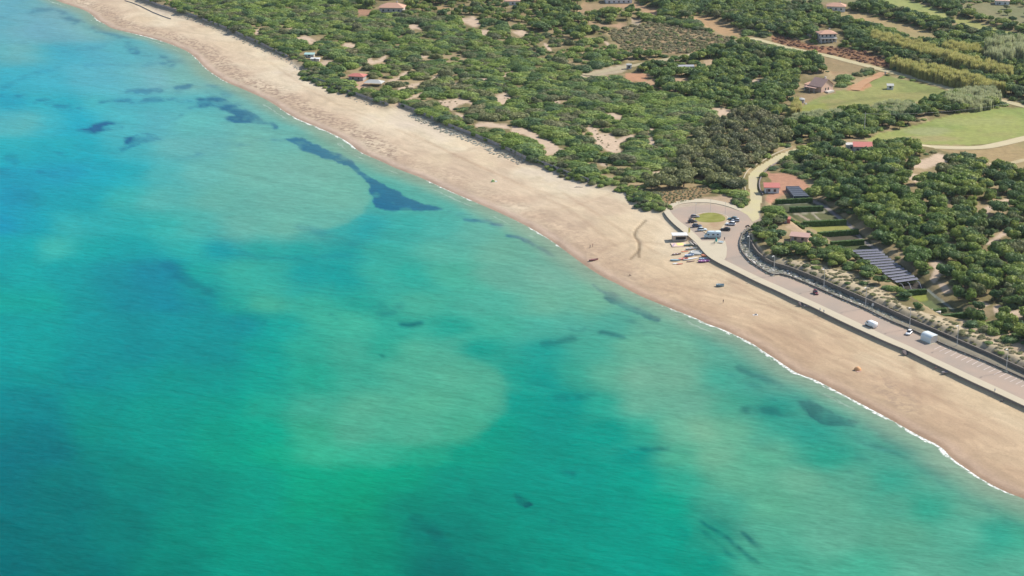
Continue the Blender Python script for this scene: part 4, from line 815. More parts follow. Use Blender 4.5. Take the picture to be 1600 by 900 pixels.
def treeobj(i):
    px, py = tpx[i], tpy[i]; g1 = isg[i]; v = (i * 7) % (3 if g1 else 7)
    me = (GREYM if g1 else TREEM)[v]
    lo = look(pmask0, tx[i:i + 1], ty[i:i + 1])[0] > .5
    if g1: where = 'in the grove by the pale entrance road' if px > 1085 else 'at the sandy end of the scrub beside the turning loop'
    elif lo: where = 'on the bank between retaining wall and hedged gardens'
    elif look(gardenside, tx[i:i + 1], ty[i:i + 1])[0] > .5: where = 'on the shaded inland edge of the garden plots'
    elif px > 1500: where = 'on the dune at the right edge, inland of the lamps'
    elif py < 330: where = 'in the wood around the long red roof'
    elif px > 1400: where = 'among bare sand patches inland of the trellis rows'
    else: where = 'in the middle of the dune wood inland of the gardens'
    size = 'broad' if tr[i] > 3.9 else ('small' if tr[i] < 3.1 else 'medium'); tall = 'tall' if th_[i] > 3.7 else 'low'
    lab = '%s %s %s %s' % (size, tall, 'grey-green tree' if g1 else 'dark evergreen', where)
    e = empty('tamarisk_tree' if g1 else 'evergreen_tree', (tx[i], ty[i], tz[i]), trz[i], label=lab, cat='tree', group=('grey-green trees ' if g1 else 'dark evergreen trees ') + where)
    e.scale = (tr[i], tr[i], th_[i])
    link('crown', me, e); link('trunk', TRUNKM[i % 3], e)
pmask0 = pmask(TREEZ[1])
for i in np.nonzero(ind)[0]: treeobj(int(i))
k = ~ind; n_ = int(k.sum()); ix = np.where(isg[k], 7, g_.integers(0, 7, n_))
scatter('woodland', 'wood', np.c_[tx[k], ty[k], tz[k]], trz[k], np.c_[tr[k], tr[k], th_[k]], ix, 'mass of smaller and farther dark evergreen trees inland', 'woodland')
print('TREES', len(tx), 'individual', int(ind.sum()))
# scrub
bx, by, g_ = jitter(-520, 640, 480, 1900, 3.2, 21); big_ = g_.random(len(bx)) < .22
k = look(inland, bx, by) > .9; bx, by, big_ = bx[k], by[k], big_[k]; bz = terrain(bx, by); k = visible(bx, by, bz); bx, by, bz, big_ = bx[k], by[k], bz[k], big_[k]
tzz = look(np.maximum(treez, greyz), bx, by) > .5; op = look(openz, bx, by) > .5; cl_ = fbm(bx, by, 16, 77, 3)
sr = np.where(big_, g_.uniform(3.0, 5.4, len(bx)), g_.uniform(1.1, 2.8, len(bx))) * (.75 + .6 * cl_); sh = np.minimum(sr, 4.0) * g_.uniform(.45, .95, len(bx)); sr = np.where(op, sr * .85, sr); sh = np.where(op, sr * .85, sh)
sh = np.where(tzz, sh * .8, sh)
k = free(bx, by, bz, sh, r=sr) & (g_.random(len(bx)) < np.where(op, .36, np.where(cl_ > .43, .86, .30))) & (~tzz | ((g_.random(len(bx)) < .45) & ~big_))
bx, by, bz, sr, sh = [a[k] for a in (bx, by, bz, sr, sh)]; n_ = len(bx)
ix = g_.integers(0, 8, n_); ix = np.where(g_.random(n_) < .10 + .25 * sstep(.5, .7, fbm(bx, by, 30, 99, 2)), g_.integers(8, 10, n_), ix)
scatter('dune_scrub', 'scrub', np.c_[bx, by, bz], g_.uniform(-.5, .5, n_) + 3.14 * g_.integers(0, 2, n_), np.c_[sr * g_.uniform(1.0, 1.5, n_), sr, sh], ix, 'continuous green dune scrub covering the land behind the beach', 'scrub')
print('SCRUB', n_)
def zscatter(name, key, polys, st, smin, smax, hk, prob, seed, label, cat, zf=None, sc_=None):
    m = np.zeros((RH, RW), np.float32)
    for p in polys: pmask(p, m)
    pp = np.vstack([Pa(p, 3.0) for p in polys]); a, b, g2 = jitter(pp[:, 0].min(), pp[:, 0].max(), pp[:, 1].min(), pp[:, 1].max(), st, seed)
    k = (look(m, a, b) > .5) & (g2.random(len(a)) < prob); a, b = a[k], b[k]
    z_ = terrain(a, b) if zf is None else np.full(len(a), zf); k = visible(a, b, z_); a, b, z_ = a[k], b[k], z_[k]; s1 = g2.uniform(smin, smax, len(a)); h1 = s1 * hk * g2.uniform(.8, 1.2, len(a)) if hk > 0 else -hk * g2.uniform(.62, 1.15, len(a)) * (.75 + .5 * fbm(a, b, 7, 3, 2))
    return scatter(name, key, np.c_[a, b, z_], g2.uniform(0, 6.28, len(a)), np.c_[s1, s1, h1], g2.integers(0, VAR[key][1], len(a)), label, cat)
zscatter('slope_shrubs', 'dry', [SLOPE], 1.8, .4, 1.3, .36, .55, 31, 'sparse dry low shrubs on the sandy bank above the retaining wall', 'shrubs')
zscatter('slope_bushes', 'scrub', [SLOPE], 4.5, .6, 1.9, .5, .4, 32, 'scattered green bushes on the sandy bank above the retaining wall', 'shrubs')
zscatter('verge_plants', 'silver', [STRIP], 1.2, .5, 1.1, .55, .75, 33, 'silvery low plants in the verge between road and retaining wall', 'plants', zf=3.0)
zscatter('verge_rocks', 'rock', [STRIP], 1.3, .25, .8, .6, .6, 34, 'pale rocks in the verge between road and retaining wall', 'rocks', zf=3.0)
zscatter('red_shrubs', 'red', [FIELDS[3][0]], 2.6, .7, 1.5, .6, .6, 35, 'rust red low shrubs on the strip beside the dirt road', 'shrubs')
zscatter('dry_thicket', 'dry', [FIELDS[8][0]], 2.6, .9, 2.0, .7, .62, 36, 'dry brown thicket on the open plot inland', 'shrubs')
zscatter('field_bushes', 'scrub', [FIELDS[8][0]], 9, 1, 2.2, .7, .4, 37, 'scattered green bushes in the dry brown plot', 'shrubs')
zscatter('far_field_bushes', 'wood', [FIELDS[14][0]], 13, 2, 3.4, .9, .5, 38, 'scattered trees on the far open ground at upper right', 'trees')
zscatter('patch_bushes', 'dry', SANDS[4:14] + SANDS[16:24], 3.5, .4, .9, .6, .3, 39, 'tufts on the open sand patches in the dunes', 'shrubs')
zscatter('brown_grass', 'dry', [GROUND[10][0]], 1.6, .4, .8, .6, .9, 40, 'dry brown grass at the sandy corner beside the turning loop', 'grass')
zscatter('loop_planting', 'scrub', [[(1146,312),(1158,311),(1168,314),(1168,322),(1160,325),(1148,321)]], 2.0, 1.3, 1.9, .8, .9, 41, 'green shrubs in the corner where the entrance road meets the turning loop', 'shrubs')
zscatter('beach_edge_bushes', 'scrub', [[(1001,312),(1016,306),(1034,310),(1036,322),(1020,328),(1004,324)]], 2.6, 1.6, 2.6, .9, .95, 42, 'rounded olive green bushes at the beach end beside the turning loop', 'shrubs')
# foredune tufts in front of the dune fence
def linescatter(name, key, line, w0, w1, n, smin, smax, hk, seed, label, cat, zl=2.6):
    g2 = np.random.default_rng(seed); p = resample(Pa(line, zl), 400); o_ = offset(p, 1.0) - p; i = g2.integers(0, 400, n); d = g2.uniform(w0, w1, n); a = p[i, 0] + o_[i, 0] * d + g2.normal(0, 1, n); b = p[i, 1] + o_[i, 1] * d + g2.normal(0, 1, n)
    z_ = terrain(a, b); s1 = g2.uniform(smin, smax, n); return scatter(name, key, np.c_[a, b, z_], g2.uniform(0, 6.28, n), np.c_[s1, s1, s1 * hk], g2.integers(0, VAR[key][1], n), label, cat)
linescatter('foredune_tufts', 'silver', BACK[17:24], -7, -1.5, 420, .35, .9, .5, 51, 'grey tufts on pale sand along the seaward side of the dune fence', 'tufts')
linescatter('foredune_tufts', 'silver', BACK[3:16], -5, -1.5, 300, .3, .8, .5, 52, 'grey tufts along the far stretch of the dune fence', 'tufts')
linescatter('fence_side_brush', 'scrub', BACK[23:33], -1.5, 3.5, 130, 1.1, 2.2, .6, 53, 'dark brush spilling onto the sand where the dune fence ends', 'shrubs')
linescatter('fence_side_scrub', 'scrub', BACK[9:14], -4, 2, 50, 1.6, 2.8, .6, 54, 'scrub bulging over the dune fence onto the beach', 'shrubs')
linescatter('backing_scrub', 'scrub', BACK[4:32], 3.2, 7, 420, 1.4, 2.6, .6, 55, 'low scrub directly behind the dune fence', 'shrubs')
# reed beds
def reeds(key, poly, h, seed, label, st=1.9):
    zscatter('reed_bed', key, [poly], st, 1.2, 1.9, -h, .95, seed, label, 'reeds')
reeds('reed', [(1393,103),(1425,109),(1475,120),(1525,133),(1568,146),(1566,150),(1512,142),(1450,127),(1394,108)], 6.5, 61, 'yellow-green reed bed directly beside the pale dirt road')
reeds('reed', [(1360,65),(1400,74),(1450,88),(1500,103),(1550,117),(1584,128),(1575,132),(1525,121),(1450,99),(1400,85),(1362,73)], 7.5, 62, 'second yellow-green reed bed behind the roadside one')
reeds('reed', [(1474,82),(1500,84),(1537,88),(1536,95),(1500,93),(1474,88)], 6.5, 63, 'short yellow reed bed beside the tall dark trees at upper right')
reeds('reedpale', [(1478,158),(1512,152),(1550,150),(1562,160),(1545,172),(1510,176),(1480,172)], 6, 64, 'pale reed bed between the two green meadows')
reeds('reedpale', [(1365,176),(1395,170),(1425,172),(1425,184),(1395,190),(1365,188)], 5, 65, 'pale reeds in the tree belt by the utility pole')
reeds('reedpale', [(1235,194),(1262,187),(1306,181),(1314,186),(1290,193),(1262,199),(1236,201)], 5, 66, 'pale reeds at the lower corner of the green meadow')
reeds('reed', [(1236,172),(1248,168),(1250,184),(1238,186)], 5.5, 67, 'small yellow reed clump beside the dark wood and meadow')
reeds('reedpale', [(1540,86),(1570,82),(1600,84),(1600,104),(1560,110),(1540,100)], 11, 68, 'tall pale-topped reeds against the right edge of the view', 2.6)
# ------------------------------------------------------------------ buildings
M['tealroof'] = mat('pale_teal_roof', (.30,.45,.42), .7, .1, 1)
def mpp(py): 
    dep = PITCH + math.atan((py - 450) / F); return CZ / math.sin(dep) / F
def house(name, px, py, wd, dp, h, rz=0, roof='hip', rh=2.0, wall='white', rmat='tile', eave=.5, wins=3, door=True, chimney=False, label='', cat='house', storeys=1, group=None, sidewins=0, zoff=0.0, winmat='glass', groundmid=False):
    x, y, z = place(px, py); 
    if not groundmid: y += dp / 2 * math.cos(rz) ; x -= dp / 2 * math.sin(rz)
    e = empty(name, (x, y, z - .15 + zoff), rz, label=label, cat=cat, group=group)
    w_ = MB(); w_.box(0, 0, -.6, wd, dp, h + .6)
    X, Y = wd / 2, dp / 2
    if roof == 'gable': w_.add([(X - .01, -Y, h), (X - .01, Y, h), (X - .01, 0, h + rh * .96)], [(0, 1, 2)]); w_.add([(-X + .01, -Y, h), (-X + .01, Y, h), (-X + .01, 0, h + rh * .96)], [(2, 1, 0)])
    w_.build('wall', M[wall], e)
    r = MB(); X += eave; Y += eave; t = .22
    if roof == 'hip':
        q = min(Y, X) * .95; rx = max(X - q, .3)
        top = [(-rx, 0, h + rh), (rx, 0, h + rh)]; b = [(-X, -Y, h), (X, -Y, h), (X, Y, h), (-X, Y, h)]; b2 = [(a, c, d + t) for a, c, d in b]
        r.add(b + b2 + top, [(0, 3, 2, 1), (0, 1, 5, 4), (1, 2, 6, 5), (2, 3, 7, 6), (3, 0, 4, 7), (4, 5, 9, 8), (5, 6, 9), (6, 7, 8, 9), (7, 4, 8)])
    elif roof == 'gable':
        for s in (-1, 1): r.add([(-X, s * Y, h - rh * eave / (Y - eave)), (X, s * Y, h - rh * eave / (Y - eave)), (X, 0, h + rh), (-X, 0, h + rh), (-X, s * Y, h - rh * eave / (Y - eave) + t), (X, s * Y, h - rh * eave / (Y - eave) + t), (X, 0, h + rh + t), (-X, 0, h + rh + t)], [(0, 1, 2, 3), (4, 7, 6, 5), (0, 4, 5, 1), (1, 5, 6, 2), (3, 7, 4, 0)])
    elif roof == 'shed': r.add([(-X, -Y, h), (X, -Y, h), (X, Y, h + rh), (-X, Y, h + rh), (-X, -Y, h + t), (X, -Y, h + t), (X, Y, h + rh + t), (-X, Y, h + rh + t)], [(0, 3, 2, 1), (4, 5, 6, 7), (0, 1, 5, 4), (1, 2, 6, 5), (2, 3, 7, 6), (3, 0, 4, 7)])
    else: r.box(0, 0, h, 2 * X, 2 * Y, .35)
    ro = r.build('roof', M[rmat], e)
    if chimney: c = MB(); c.box(wd * .2, dp * .1, h + rh * .3, .9, .7, rh * .9 + .4); c.build('chimney', M['offwhite'], ro)
    for s in range(storeys):
        z0 = .9 + s * 3.0
        for k in range(wins):
            xx = -wd / 2 + wd * (k + .5 + (.25 if door and s == 0 else 0)) / (wins + (.5 if door and s == 0 else 0)); f = MB(); f.box(xx, -dp / 2 - .03, z0 - .08, 1.3, .08, 1.36); fo_ = f.build('window', M['offwhite'], e); g_ = MB(); g_.box(xx, -dp / 2 - .075, z0, 1.1, .06, 1.2); g_.build('pane', M[winmat], fo_)
        for k in range(sidewins):
            for sx in (-1, 1): f = MB(); f.box(sx * (wd / 2 + .03), -dp / 2 + dp * (k + .5) / sidewins, z0, .08, 1.1, 1.2); f.build('window', M[winmat], e)
    if door: f = MB(); f.box(-wd / 2 + wd * .12 + .3, -dp / 2 - .04, 0, 1.0, .1, 2.1); d = f.build('door', M['wood'], e); k_ = MB(); k_.box(-wd / 2 + wd * .12 + .6, -dp / 2 - .12, 1.0, .12, .08, .08); k_.build('handle', M['metal'], d)
    return e
v = house('villa', 1294, 66, 11, 9, 5.6, R(8), 'hip', 2.0, 'offwhite', 'tile', .7, 4, True, True, 'two-storey pale villa with orange hipped roof above the rust red roadside strip', storeys=2, sidewins=2)
cl_ = MB()
for k in range(5): cl_.tube([(-5 + k * 2.5, -6.2, -.5), (-5 + k * 2.5, -6.2, 2.9)], .16, 6); 
for k in range(5): c_ = MB(); c_.tube([(-5 + k * 2.5, -6.2, -.4), (-5 + k * 2.5, -6.2, 2.8)], .16, 6); c_.build('column', M['white'], v)
c_ = MB(); c_.box(0, -5.6, 2.8, 11.4, 2.4, .25); c_.build('balcony', M['offwhite'], v)
house('outbuilding', 1273, 58, 8, 7, 3, R(4), 'hip', 1.4, 'offwhite', 'greyroof', .4, 2, True, False, 'low outbuilding with grey hipped roof left of the two-storey villa')
house('country_house', 1306, 17, 13, 9, 3.2, R(-12), 'hip', 2.4, 'white', 'tile', .8, 3, True, True, 'white single-storey house with reddish hipped roof at the top edge above the tan field', sidewins=2)
g1 = house('farmhouse', 1283, 141, 8.5, 11.5, 3.6, R(-46), 'gable', 3.6, 'pink', 'brownroof', .6, 0, False, True, 'pink gabled farmhouse with steep brown roof at the edge of the green meadow', groundmid=True, sidewins=0)
for yy in (-1.5, 1.0): c_ = MB(); c_.box(4.3, yy, 1.0, .08, 1.0, 1.4); c_.build('window', M['glass'], g1)
c_ = MB(); c_.box(5.6, .3, -.3, 2.6, 6, 1.0); c_.build('terrace', M['offwhite'], g1)
c_ = MB(); c_.box(-2.2, -7.2, 2.7, 8.5, 3.4, .2); p_ = c_.build('porch_roof', M['brownroof'], g1)
for xx in (-5.5, -2, 1.2): c_ = MB(); c_.box(xx, -8.6, -.5, .25, .25, 3.2); c_.build('porch_post', M['offwhite'], p_)
house('farm_annex', 1262, 139, 5, 5, 2.5, R(-46), 'shed', .7, 'pink', 'tile', .3, 1, True, False, 'small tile-roofed annex at the left end of the pink farmhouse')
house('bungalow', 611, 19, 17, 11, 3.2, R(-6), 'hip', 3.0, 'offwhite', 'tile', 1.0, 4, True, True, 'wide bungalow with terracotta hipped roof among scrub at the top left')
house('beach_hut', 556, 126, 9, 6.5, 2.6, R(-14), 'hip', 1.5, 'wood', 'redroof', .7, 2, True, False, 'dark timber beach hut with bright red roof behind the dune fence', 'hut')
house('hut', 483, 90, 6, 3.5, 2.0, R(-4), 'shed', .5, 'offwhite', 'tealroof', .3, 1, True, False, 'small hut with pale teal roof in the scrub up the coast from the red-roofed one', 'hut')
house('hut', 492, 96, 5.5, 3.5, 1.6, R(-4), 'flat', .2, 'offwhite', 'white', .3, 1, False, False, 'low hut with flat white roof right beside the pale teal roof', 'hut')
e = empty('shade_canopy', (*place(585, 133),), R(-12), label='low grey canopy roof beside the red-roofed beach hut', cat='canopy')
c_ = MB(); X, Y, h = 5.6, 4, 1.9; c_.add([(-X, -Y, h), (X, -Y, h), (X, Y, h), (-X, Y, h), (-2.4, 0, h + 1.5), (2.4, 0, h + 1.5)], [(0, 1, 5, 4), (1, 2, 5), (2, 3, 4, 5), (3, 0, 4), (0, 3, 2, 1)]); c_.build('roof', M['greyroof'], e)
for sx in (-1, 1):
    for sy in (-1, 1): c_ = MB(); c_.box(sx * 5.2, sy * 3.6, -.5, .18, .18, 2.4); c_.build('post', M['wood'], e)
house('warehouse', 967, 5, 20, 12, 3.5, R(3), 'gable', 1.2, 'white', 'net', .4, 5, True, False, 'long pale blue-grey roofed building cut by the top edge', 'building')
house('country_house', 1566, 8, 10, 8, 3.2, R(-10), 'hip', 1.8, 'white', 'pink', .5, 2, True, False, 'small white house with pale pink roof at the far upper right corner')
house('country_house', 801, 8, 11, 8, 3.0, R(6), 'hip', 2, 'white', 'tile', .5, 3, True, False, 'white house half hidden by trees at the top centre')
house('cabin', 983, 108, 3.0, 3, 2.6, 0, 'flat', .2, 'white', 'greyroof', .2, 1, True, False, 'tiny white cabin at the end of the inland parking clearing', 'cabin')
house('poly_tunnel', 1072, 109, 10, 4, 2.0, R(6), 'gable', .7, 'net', 'net', .2, 0, True, False, 'long pale polytunnel among trees beside the inland clearing', 'greenhouse')
house('garden_house', 1206, 302, 6.6, 4.6, 2.8, R(-4), 'shed', .9, 'white', 'redroof', .5, 2, True, False, 'white garden house with red roof beside the pale entrance road')
house('garden_shed', 1230, 349, 2.5, 2, 1.9, R(-10), 'shed', .5, 'redroof', 'redroof', .2, 0, True, False, 'tiny red shed on the upper left side of the hedged garden plots', 'shed')
house('flat_roofed_house', 1248, 378, 7.4, 4.4, 2.3, R(-18), 'shed', .5, 'pink', 'brownroof', .4, 2, True, False, 'low house with flat brown roof between the bank trees and garden plots')
house('long_house', 1348, 238, 8.6, 5, 2.8, R(-6), 'shed', 1.2, 'offwhite', 'redroof', .5, 3, True, False, 'long house with red sheet roof showing above the dark wood')
house('annex', 1330, 235, 5, 5, 2.6, R(-6), 'flat', .3, 'offwhite', 'offwhite', .2, 1, True, False, 'pale flat-roofed annex at the left end of the red sheet roof')
house('field_shed', 1391, 140, 3.6, 3.4, 2.2, R(-8), 'shed', .6, 'white', 'greyroof', .3, 1, False, False, 'small white field shed standing alone on the green meadow', 'shed', winmat='dark')
e = empty('water_tank', place(1252, 160), 0, label='dark round water tank on the rough ground below the pink farmhouse', cat='tank')
c_ = MB(); c_.tube([(0, 0, -.3), (0, 0, 2.0)], [2.0, 2.0], 16); c_.build('tank_wall', M['wood'], e); c_ = MB(); c_.tube([(0, 0, 2.0), (0, 0, 2.4), (0, 0, 2.7)], [2.15, 1.4, .2], 16); c_.build('lid', M['greyroof'], e)
for px, py in ((1244, 163), (1259, 163)): tag(MB().box(0, 0, -.1, 1.6, 1.1, .8, .4, taper=.7).build('boulder', rockm, loc=place(px, py)), 'pale boulder %s of the dark round water tank' % ('left' if px < 1250 else 'right'), 'boulder')
c_ = MB(); x, y, z = place(1383, 117); c_.box(0, 0, -.1, .8, .8, 2.3); gp = c_.build('gate_pillar', M['offwhite'], loc=(x, y, z)); tag(gp, 'pale gate pillar where the red driveway leaves the dirt road', 'gate pillar')

# beach kiosk with deck
x, y, z = place(1062, 377); e = empty('beach_kiosk', (x, y + 1.5, z), R(3), label='white-roofed beach kiosk on the sand against the sea wall', cat='kiosk')
c_ = MB(); c_.box(0, 0, -.2, 6.0, 3.6, 2.7); c_.build('wall', mat('kiosk_boards', (.52, .42, .34), .8, .25, 3), e)
c_ = MB(); c_.box(0, .1, 2.55, 6.6, 4.4, .22); c_.build('roof', M['white'], e)
c_ = MB(); c_.box(.3, -1.84, .9, 4.2, .08, 1.2); c_.build('window', M['dark'], e)
c_ = MB(); c_.box(.3, -2.1, .75, 4.4, .6, .1); c_.build('counter', M['offwhite'], e)
x, y, z = place(1061, 383); e = empty('beach_deck', (x, y, z), R(4), label='wooden deck with a yellow mat in front of the kiosk', cat='deck')
c_ = MB(); c_.box(0, 0, 0, 6.4, 5.4, .22); c_.build('boards', mat('deck_boards', (.62, .46, .37), .85, .2, 4), e)
c_ = MB(); c_.box(.6, .5, .23, 2.8, 3.6, .05); c_.build('mat', paint('yellow', (.88, .62, .22), .7), e)
c_ = MB(); c_.box(-2.4, -.4, .23, .7, 4, .04, -.35); c_.build('runner', mat('mauve_runner', (.42, .32, .38), .8), e)
# bus shelter with rounded roof
x, y, z = place(1452, 534); ra = math.atan2(*(np.array(P(1421, 541)) - np.array(P(1302, 489)))[::-1]); e = empty('bus_shelter', (x, y + .6, 3.02), ra + math.pi, label='white rounded bus shelter at the inland edge of the road', cat='shelter')
arc = [(math.cos(t), math.sin(t)) for t in np.linspace(0, math.pi / 2 * 1.05, 9)]
sec = [(-1.6 + 0.0, 0.0)] + [(-1.6 + 1.7 - 1.7 * a, 1.5 + 1.3 * b) for a, b in arc] + [(1.7, 2.75)]
c_ = MB(); lo_ = []
for yy, zz in sec: lo_.append([(-2.6, -yy, zz), (2.6, -yy, zz), (2.6, -yy + .06, zz + .05), (-2.6, -yy + .06, zz + .05)])
c_.loft(lo_); c_.build('roof', mat('milky_shelter_panel', (.66, .70, .68), .35, .05, 1, .5), e)
for sx in (-1, 1): c_ = MB(); c_.box(sx * 2.55, -.05, 0, .06, 3.0, 2.5); c_.build('side_panel', M['offwhite'], e)
c_ = MB(); c_.box(0, -1.2, .4, 4.2, .45, .08); c_.build('bench', M['metal'], e)
c_ = MB(); c_.box(0, .3, -.25, 6.0, 4.2, .32); c_.build('base', M['concrete'], e)

# ------------------------------------------------------------------ fences, walls, poles
def fence(px_line, h, label, zl=2.6):
    p = resample(Pa(px_line, zl), max(8, int(sum(math.dist(P(*a), P(*b)) for a, b in zip(px_line, px_line[1:])) / 2.2))); z = terrain(p[:, 0], p[:, 1]); g_ = random.Random(len(p))
    q = offset(p, .06); v = []; f = []
    for i in range(len(p)):
        hh = h * (1 + g_.uniform(-.08, .08)); v += [(p[i][0], p[i][1], z[i] - .4), (q[i][0], q[i][1], z[i] - .4), (p[i][0], p[i][1], z[i] + hh), (q[i][0], q[i][1], z[i] + hh)]
    for i in range(len(p) - 1): a = 4 * i; b = a + 4; f += [(a, b, b + 2, a + 2), (a + 1, a + 3, b + 3, b + 1), (a + 2, b + 2, b + 3, a + 3)]
    e = empty('dune_fence', (0, 0, 0), label=label, cat='fence', group='weathered fences along the foot of the dunes')
    link('slat_panel', newmesh('slat_panel', v, f, M['wood']), e)
    po = MB()
    for i in range(0, len(p), 2): po.box(p[i][0], p[i][1] - .1, z[i] - .4, .16, .16, h + .7)
    link('posts', newmesh('posts', po.v, po.f, M['wood']), e)['kind'] = 'stuff'
    return e
fence(BACK[0:5], 1.3, 'weathered dune fence at the far top left end of the beach')
fence([(316,33)] + BACK[5:9], 1.4, 'weathered dune fence from the first sand gap to the scrub bulge')
fence(BACK[10:16], 1.4, 'short weathered dune fence in front of the red-roofed beach hut')
fence([(623,165)] + BACK[17:28], 1.5, 'long dark dune fence right of the sandy path gap')
fence([(195,0),(208,4),(220,9),(240,19),(255,25),(267,29)], .55, 'low dark windbreak on the open sand at the far top left', 2.3)
def wallrun(name, line, th_w, h, z0, m, label, cat='wall'):
    p = resample(smooth(Pa(line, z0 + h)), 40); o = ribbon(name, p, offset(p, th_w), z0 + h, m, kind=None, zb=z0 - .5); return tag(o, label, cat)
wallrun('roadside_wall', [(1148,312),(1163,304),(1166,296),(1162,286),(1163,275),(1172,262),(1197,248),(1214,238),(1238,229)], .4, .7, 3.0, M['concrete'], 'low pale wall along the left edge of the curving entrance road')
wallrun('roadside_wall', [(1193,303),(1188,295),(1187,283),(1192,272),(1206,258),(1228,246)], .5, .9, 3.0, M['seawall'], 'low grey wall along the right edge of the curving entrance road')
LAMPS = [(1170,399,'first roadside street lamp beside the turning loop exit'), (1209,431,'street lamp at the kerb notch below the turning loop'), (1287,452,'street lamp nearest the dark red car'), (1352,482,'street lamp beside the small road sign'), (1421,514,'street lamp behind the small white car'), (1495,543,'street lamp to the right of the bus shelter'), (1572,581,'street lamp nearest the right edge of the view')]
def lamp(px, py, lab, h=8.4, src=[None]):
    x, y = P(px, py, 3.0)
    if src[0] is None:
        e = empty('street_lamp', (0, 0, 0)); c_ = MB(); c_.tube([(0, 0, 0), (0, 0, 1.0), (0, 0, 8.3)], [.16, .13, .085], 8); c_.build('pole', M['metal'], e)
        c_ = MB(); c_.box(0, 0, -.1, .5, .5, .25); c_.build('base', M['concrete'], e); c_ = MB(); c_.tube([(0, 0, 8.2), (-.5, -.5, 8.45)], [.06, .05], 6); c_.build('arm', M['metal'], e)
        c_ = MB(); c_.loft([[(-.3 - a, -.3 - a - w_, 8.38), (-.3 - a, -.3 - a + w_, 8.38), (-.3 - a, -.3 - a + w_ * .6, 8.58), (-.3 - a, -.3 - a - w_ * .6, 8.58)] for a, w_ in ((0, .1), (.35, .24), (.8, .2), (.95, .06))]); c_.build('lamp_head', M['white'], e); src[0] = e
    else: e = copy_tree(src[0])
    e.location = (x, y, 2.95); tag(e, lab, 'street lamp', 'street lamps along the seafront road'); return e
for a in LAMPS: lamp(*a)
for px, py, lab in ((1087,337,'left of the three thin poles in the turning loop'), (1110,331,'middle of the three thin poles in the turning loop'), (1133,335,'right of the three thin poles in the turning loop')):
    x, y = P(px, py, 3.0); e = empty('light_pole', (x, y, 3.05), label=lab, cat='pole', group='thin poles of the turning loop'); c_ = MB(); c_.tube([(0, 0, 0), (0, 0, 5.6)], [.07, .045], 6); c_.build('pole', M['metal'], e); c_ = MB(); c_.box(0, 0, 5.5, .4, .25, .15); c_.build('lamp_head', M['metal'], e)
x, y = P(1363, 485, 3.0); e = empty('road_sign', (x, y, 3.0), label='small pale road sign on a post in the verge', cat='sign'); c_ = MB(); c_.tube([(0, 0, 0), (0, 0, 2.6)], .05, 6); c_.build('post', M['metal'], e); c_ = MB(); c_.box(0, -.08, 1.9, .7, .06, .9); c_.build('sign_plate', M['white'], e)
x, y, z = place(1350, 212); e = empty('utility_pole', (x, y, z), label='tall pale utility pole above the tree belt between the meadows', cat='utility pole')
c_ = MB(); c_.tube([(0, 0, -.5), (0, 0, 12.5)], [.22, .14], 8); c_.build('pole', M['offwhite'], e); c_ = MB(); c_.box(0, 0, 11.6, 1.8, .12, .12); c_.build('crossarm', M['metal'], e)
def wire(a, b, sag, n=14): return [(a[0] + (b[0] - a[0]) * t, a[1] + (b[1] - a[1]) * t, a[2] + (b[2] - a[2]) * t - sag * 4 * t * (1 - t)) for t in np.linspace(0, 1, n)]
top = (x, y, z + 11.7); x2, y2, z2 = place(1640, 178); c_ = MB(); c_.tube(wire(top, (x2, y2, z2 + 11), 3.5), .055, 4); tag(c_.build('overhead_wire', M['offwhite']), 'thin overhead wire running right from the utility pole', 'wire')

# ------------------------------------------------------------------ gardens
def hedge(pa, pb, wd, h, label, z=3.0):
    A = Vector((*P(*pa, z + h * .6), 0)); B = Vector((*P(*pb, z + h * .6), 0)); d = (B - A); Ln = d.length; ang = math.atan2(d.y, d.x); nx_, ny_, nz_ = max(6, int(Ln / .45)), 5, 6
    g_ = np.random.default_rng(int(pa[0])); V = []; Fq = []
    def grid(o, u, v_, nu, nv):
        n0 = len(V)
        for i in range(nu + 1):
            for j in range(nv + 1):
                p = Vector(o) + Vector(u) * (i / nu) + Vector(v_) * (j / nv); nn = mnoise.noise(p * 1.3) * .22 + mnoise.noise(p * 3.5) * .12; c0 = Vector((p.x, 0, h * .4)); q_ = p - c0; V.append(p + q_.normalized() * nn)
        for i in range(nu):
            for j in range(nv): a = n0 + i * (nv + 1) + j; Fq.append((a, a + nv + 1, a + nv + 2, a + 1))
    grid((0, -wd / 2, h), (Ln, 0, 0), (0, wd, 0), nx_, 4); grid((0, -wd / 2, -.2), (Ln, 0, 0), (0, 0, h + .2), nx_, 5); grid((Ln, wd / 2, -.2), (-Ln, 0, 0), (0, 0, h + .2), nx_, 5)
    grid((0, wd / 2, -.2), (0, -wd, 0), (0, 0, h + .2), 4, 5); grid((Ln, -wd / 2, -.2), (0, wd, 0), (0, 0, h + .2), 4, 5)
    m = int(Ln * 26); t = g_.uniform(0, Ln, m); s = g_.integers(0, 3, m); yy = np.where(s == 0, g_.uniform(-wd / 2, wd / 2, m), np.where(s == 1, -wd / 2, wd / 2)); zz = np.where(s == 0, h, g_.uniform(0, h, m)); p = np.c_[t, yy, zz]; a = g_.normal(size=(m, 3)) * .14; b = g_.normal(size=(m, 3)) * .14
    n0 = len(V); lv = np.stack([p - a, p + a, p + b * 1.4], 1).reshape(-1, 3); V += [tuple(q_) for q_ in lv]; Fq += [(n0 + 3 * i, n0 + 3 * i + 1, n0 + 3 * i + 2) for i in range(m)]
    o = link('hedge', newmesh('hedge', [tuple(q_) for q_ in V], Fq, M['hedge']), loc=(A.x, A.y, z - .05), rz=ang); return tag(o, label, 'hedge', 'clipped hedges between the garden plots')
hedge((1212,314.5), (1269,311.5), 1.4, 2.0, 'clipped hedge just below the dark shade house, topmost of the garden')
hedge((1234,326.5), (1286,324.5), 1.6, 2.3, 'thick clipped hedge above the plot with pale cross paths')
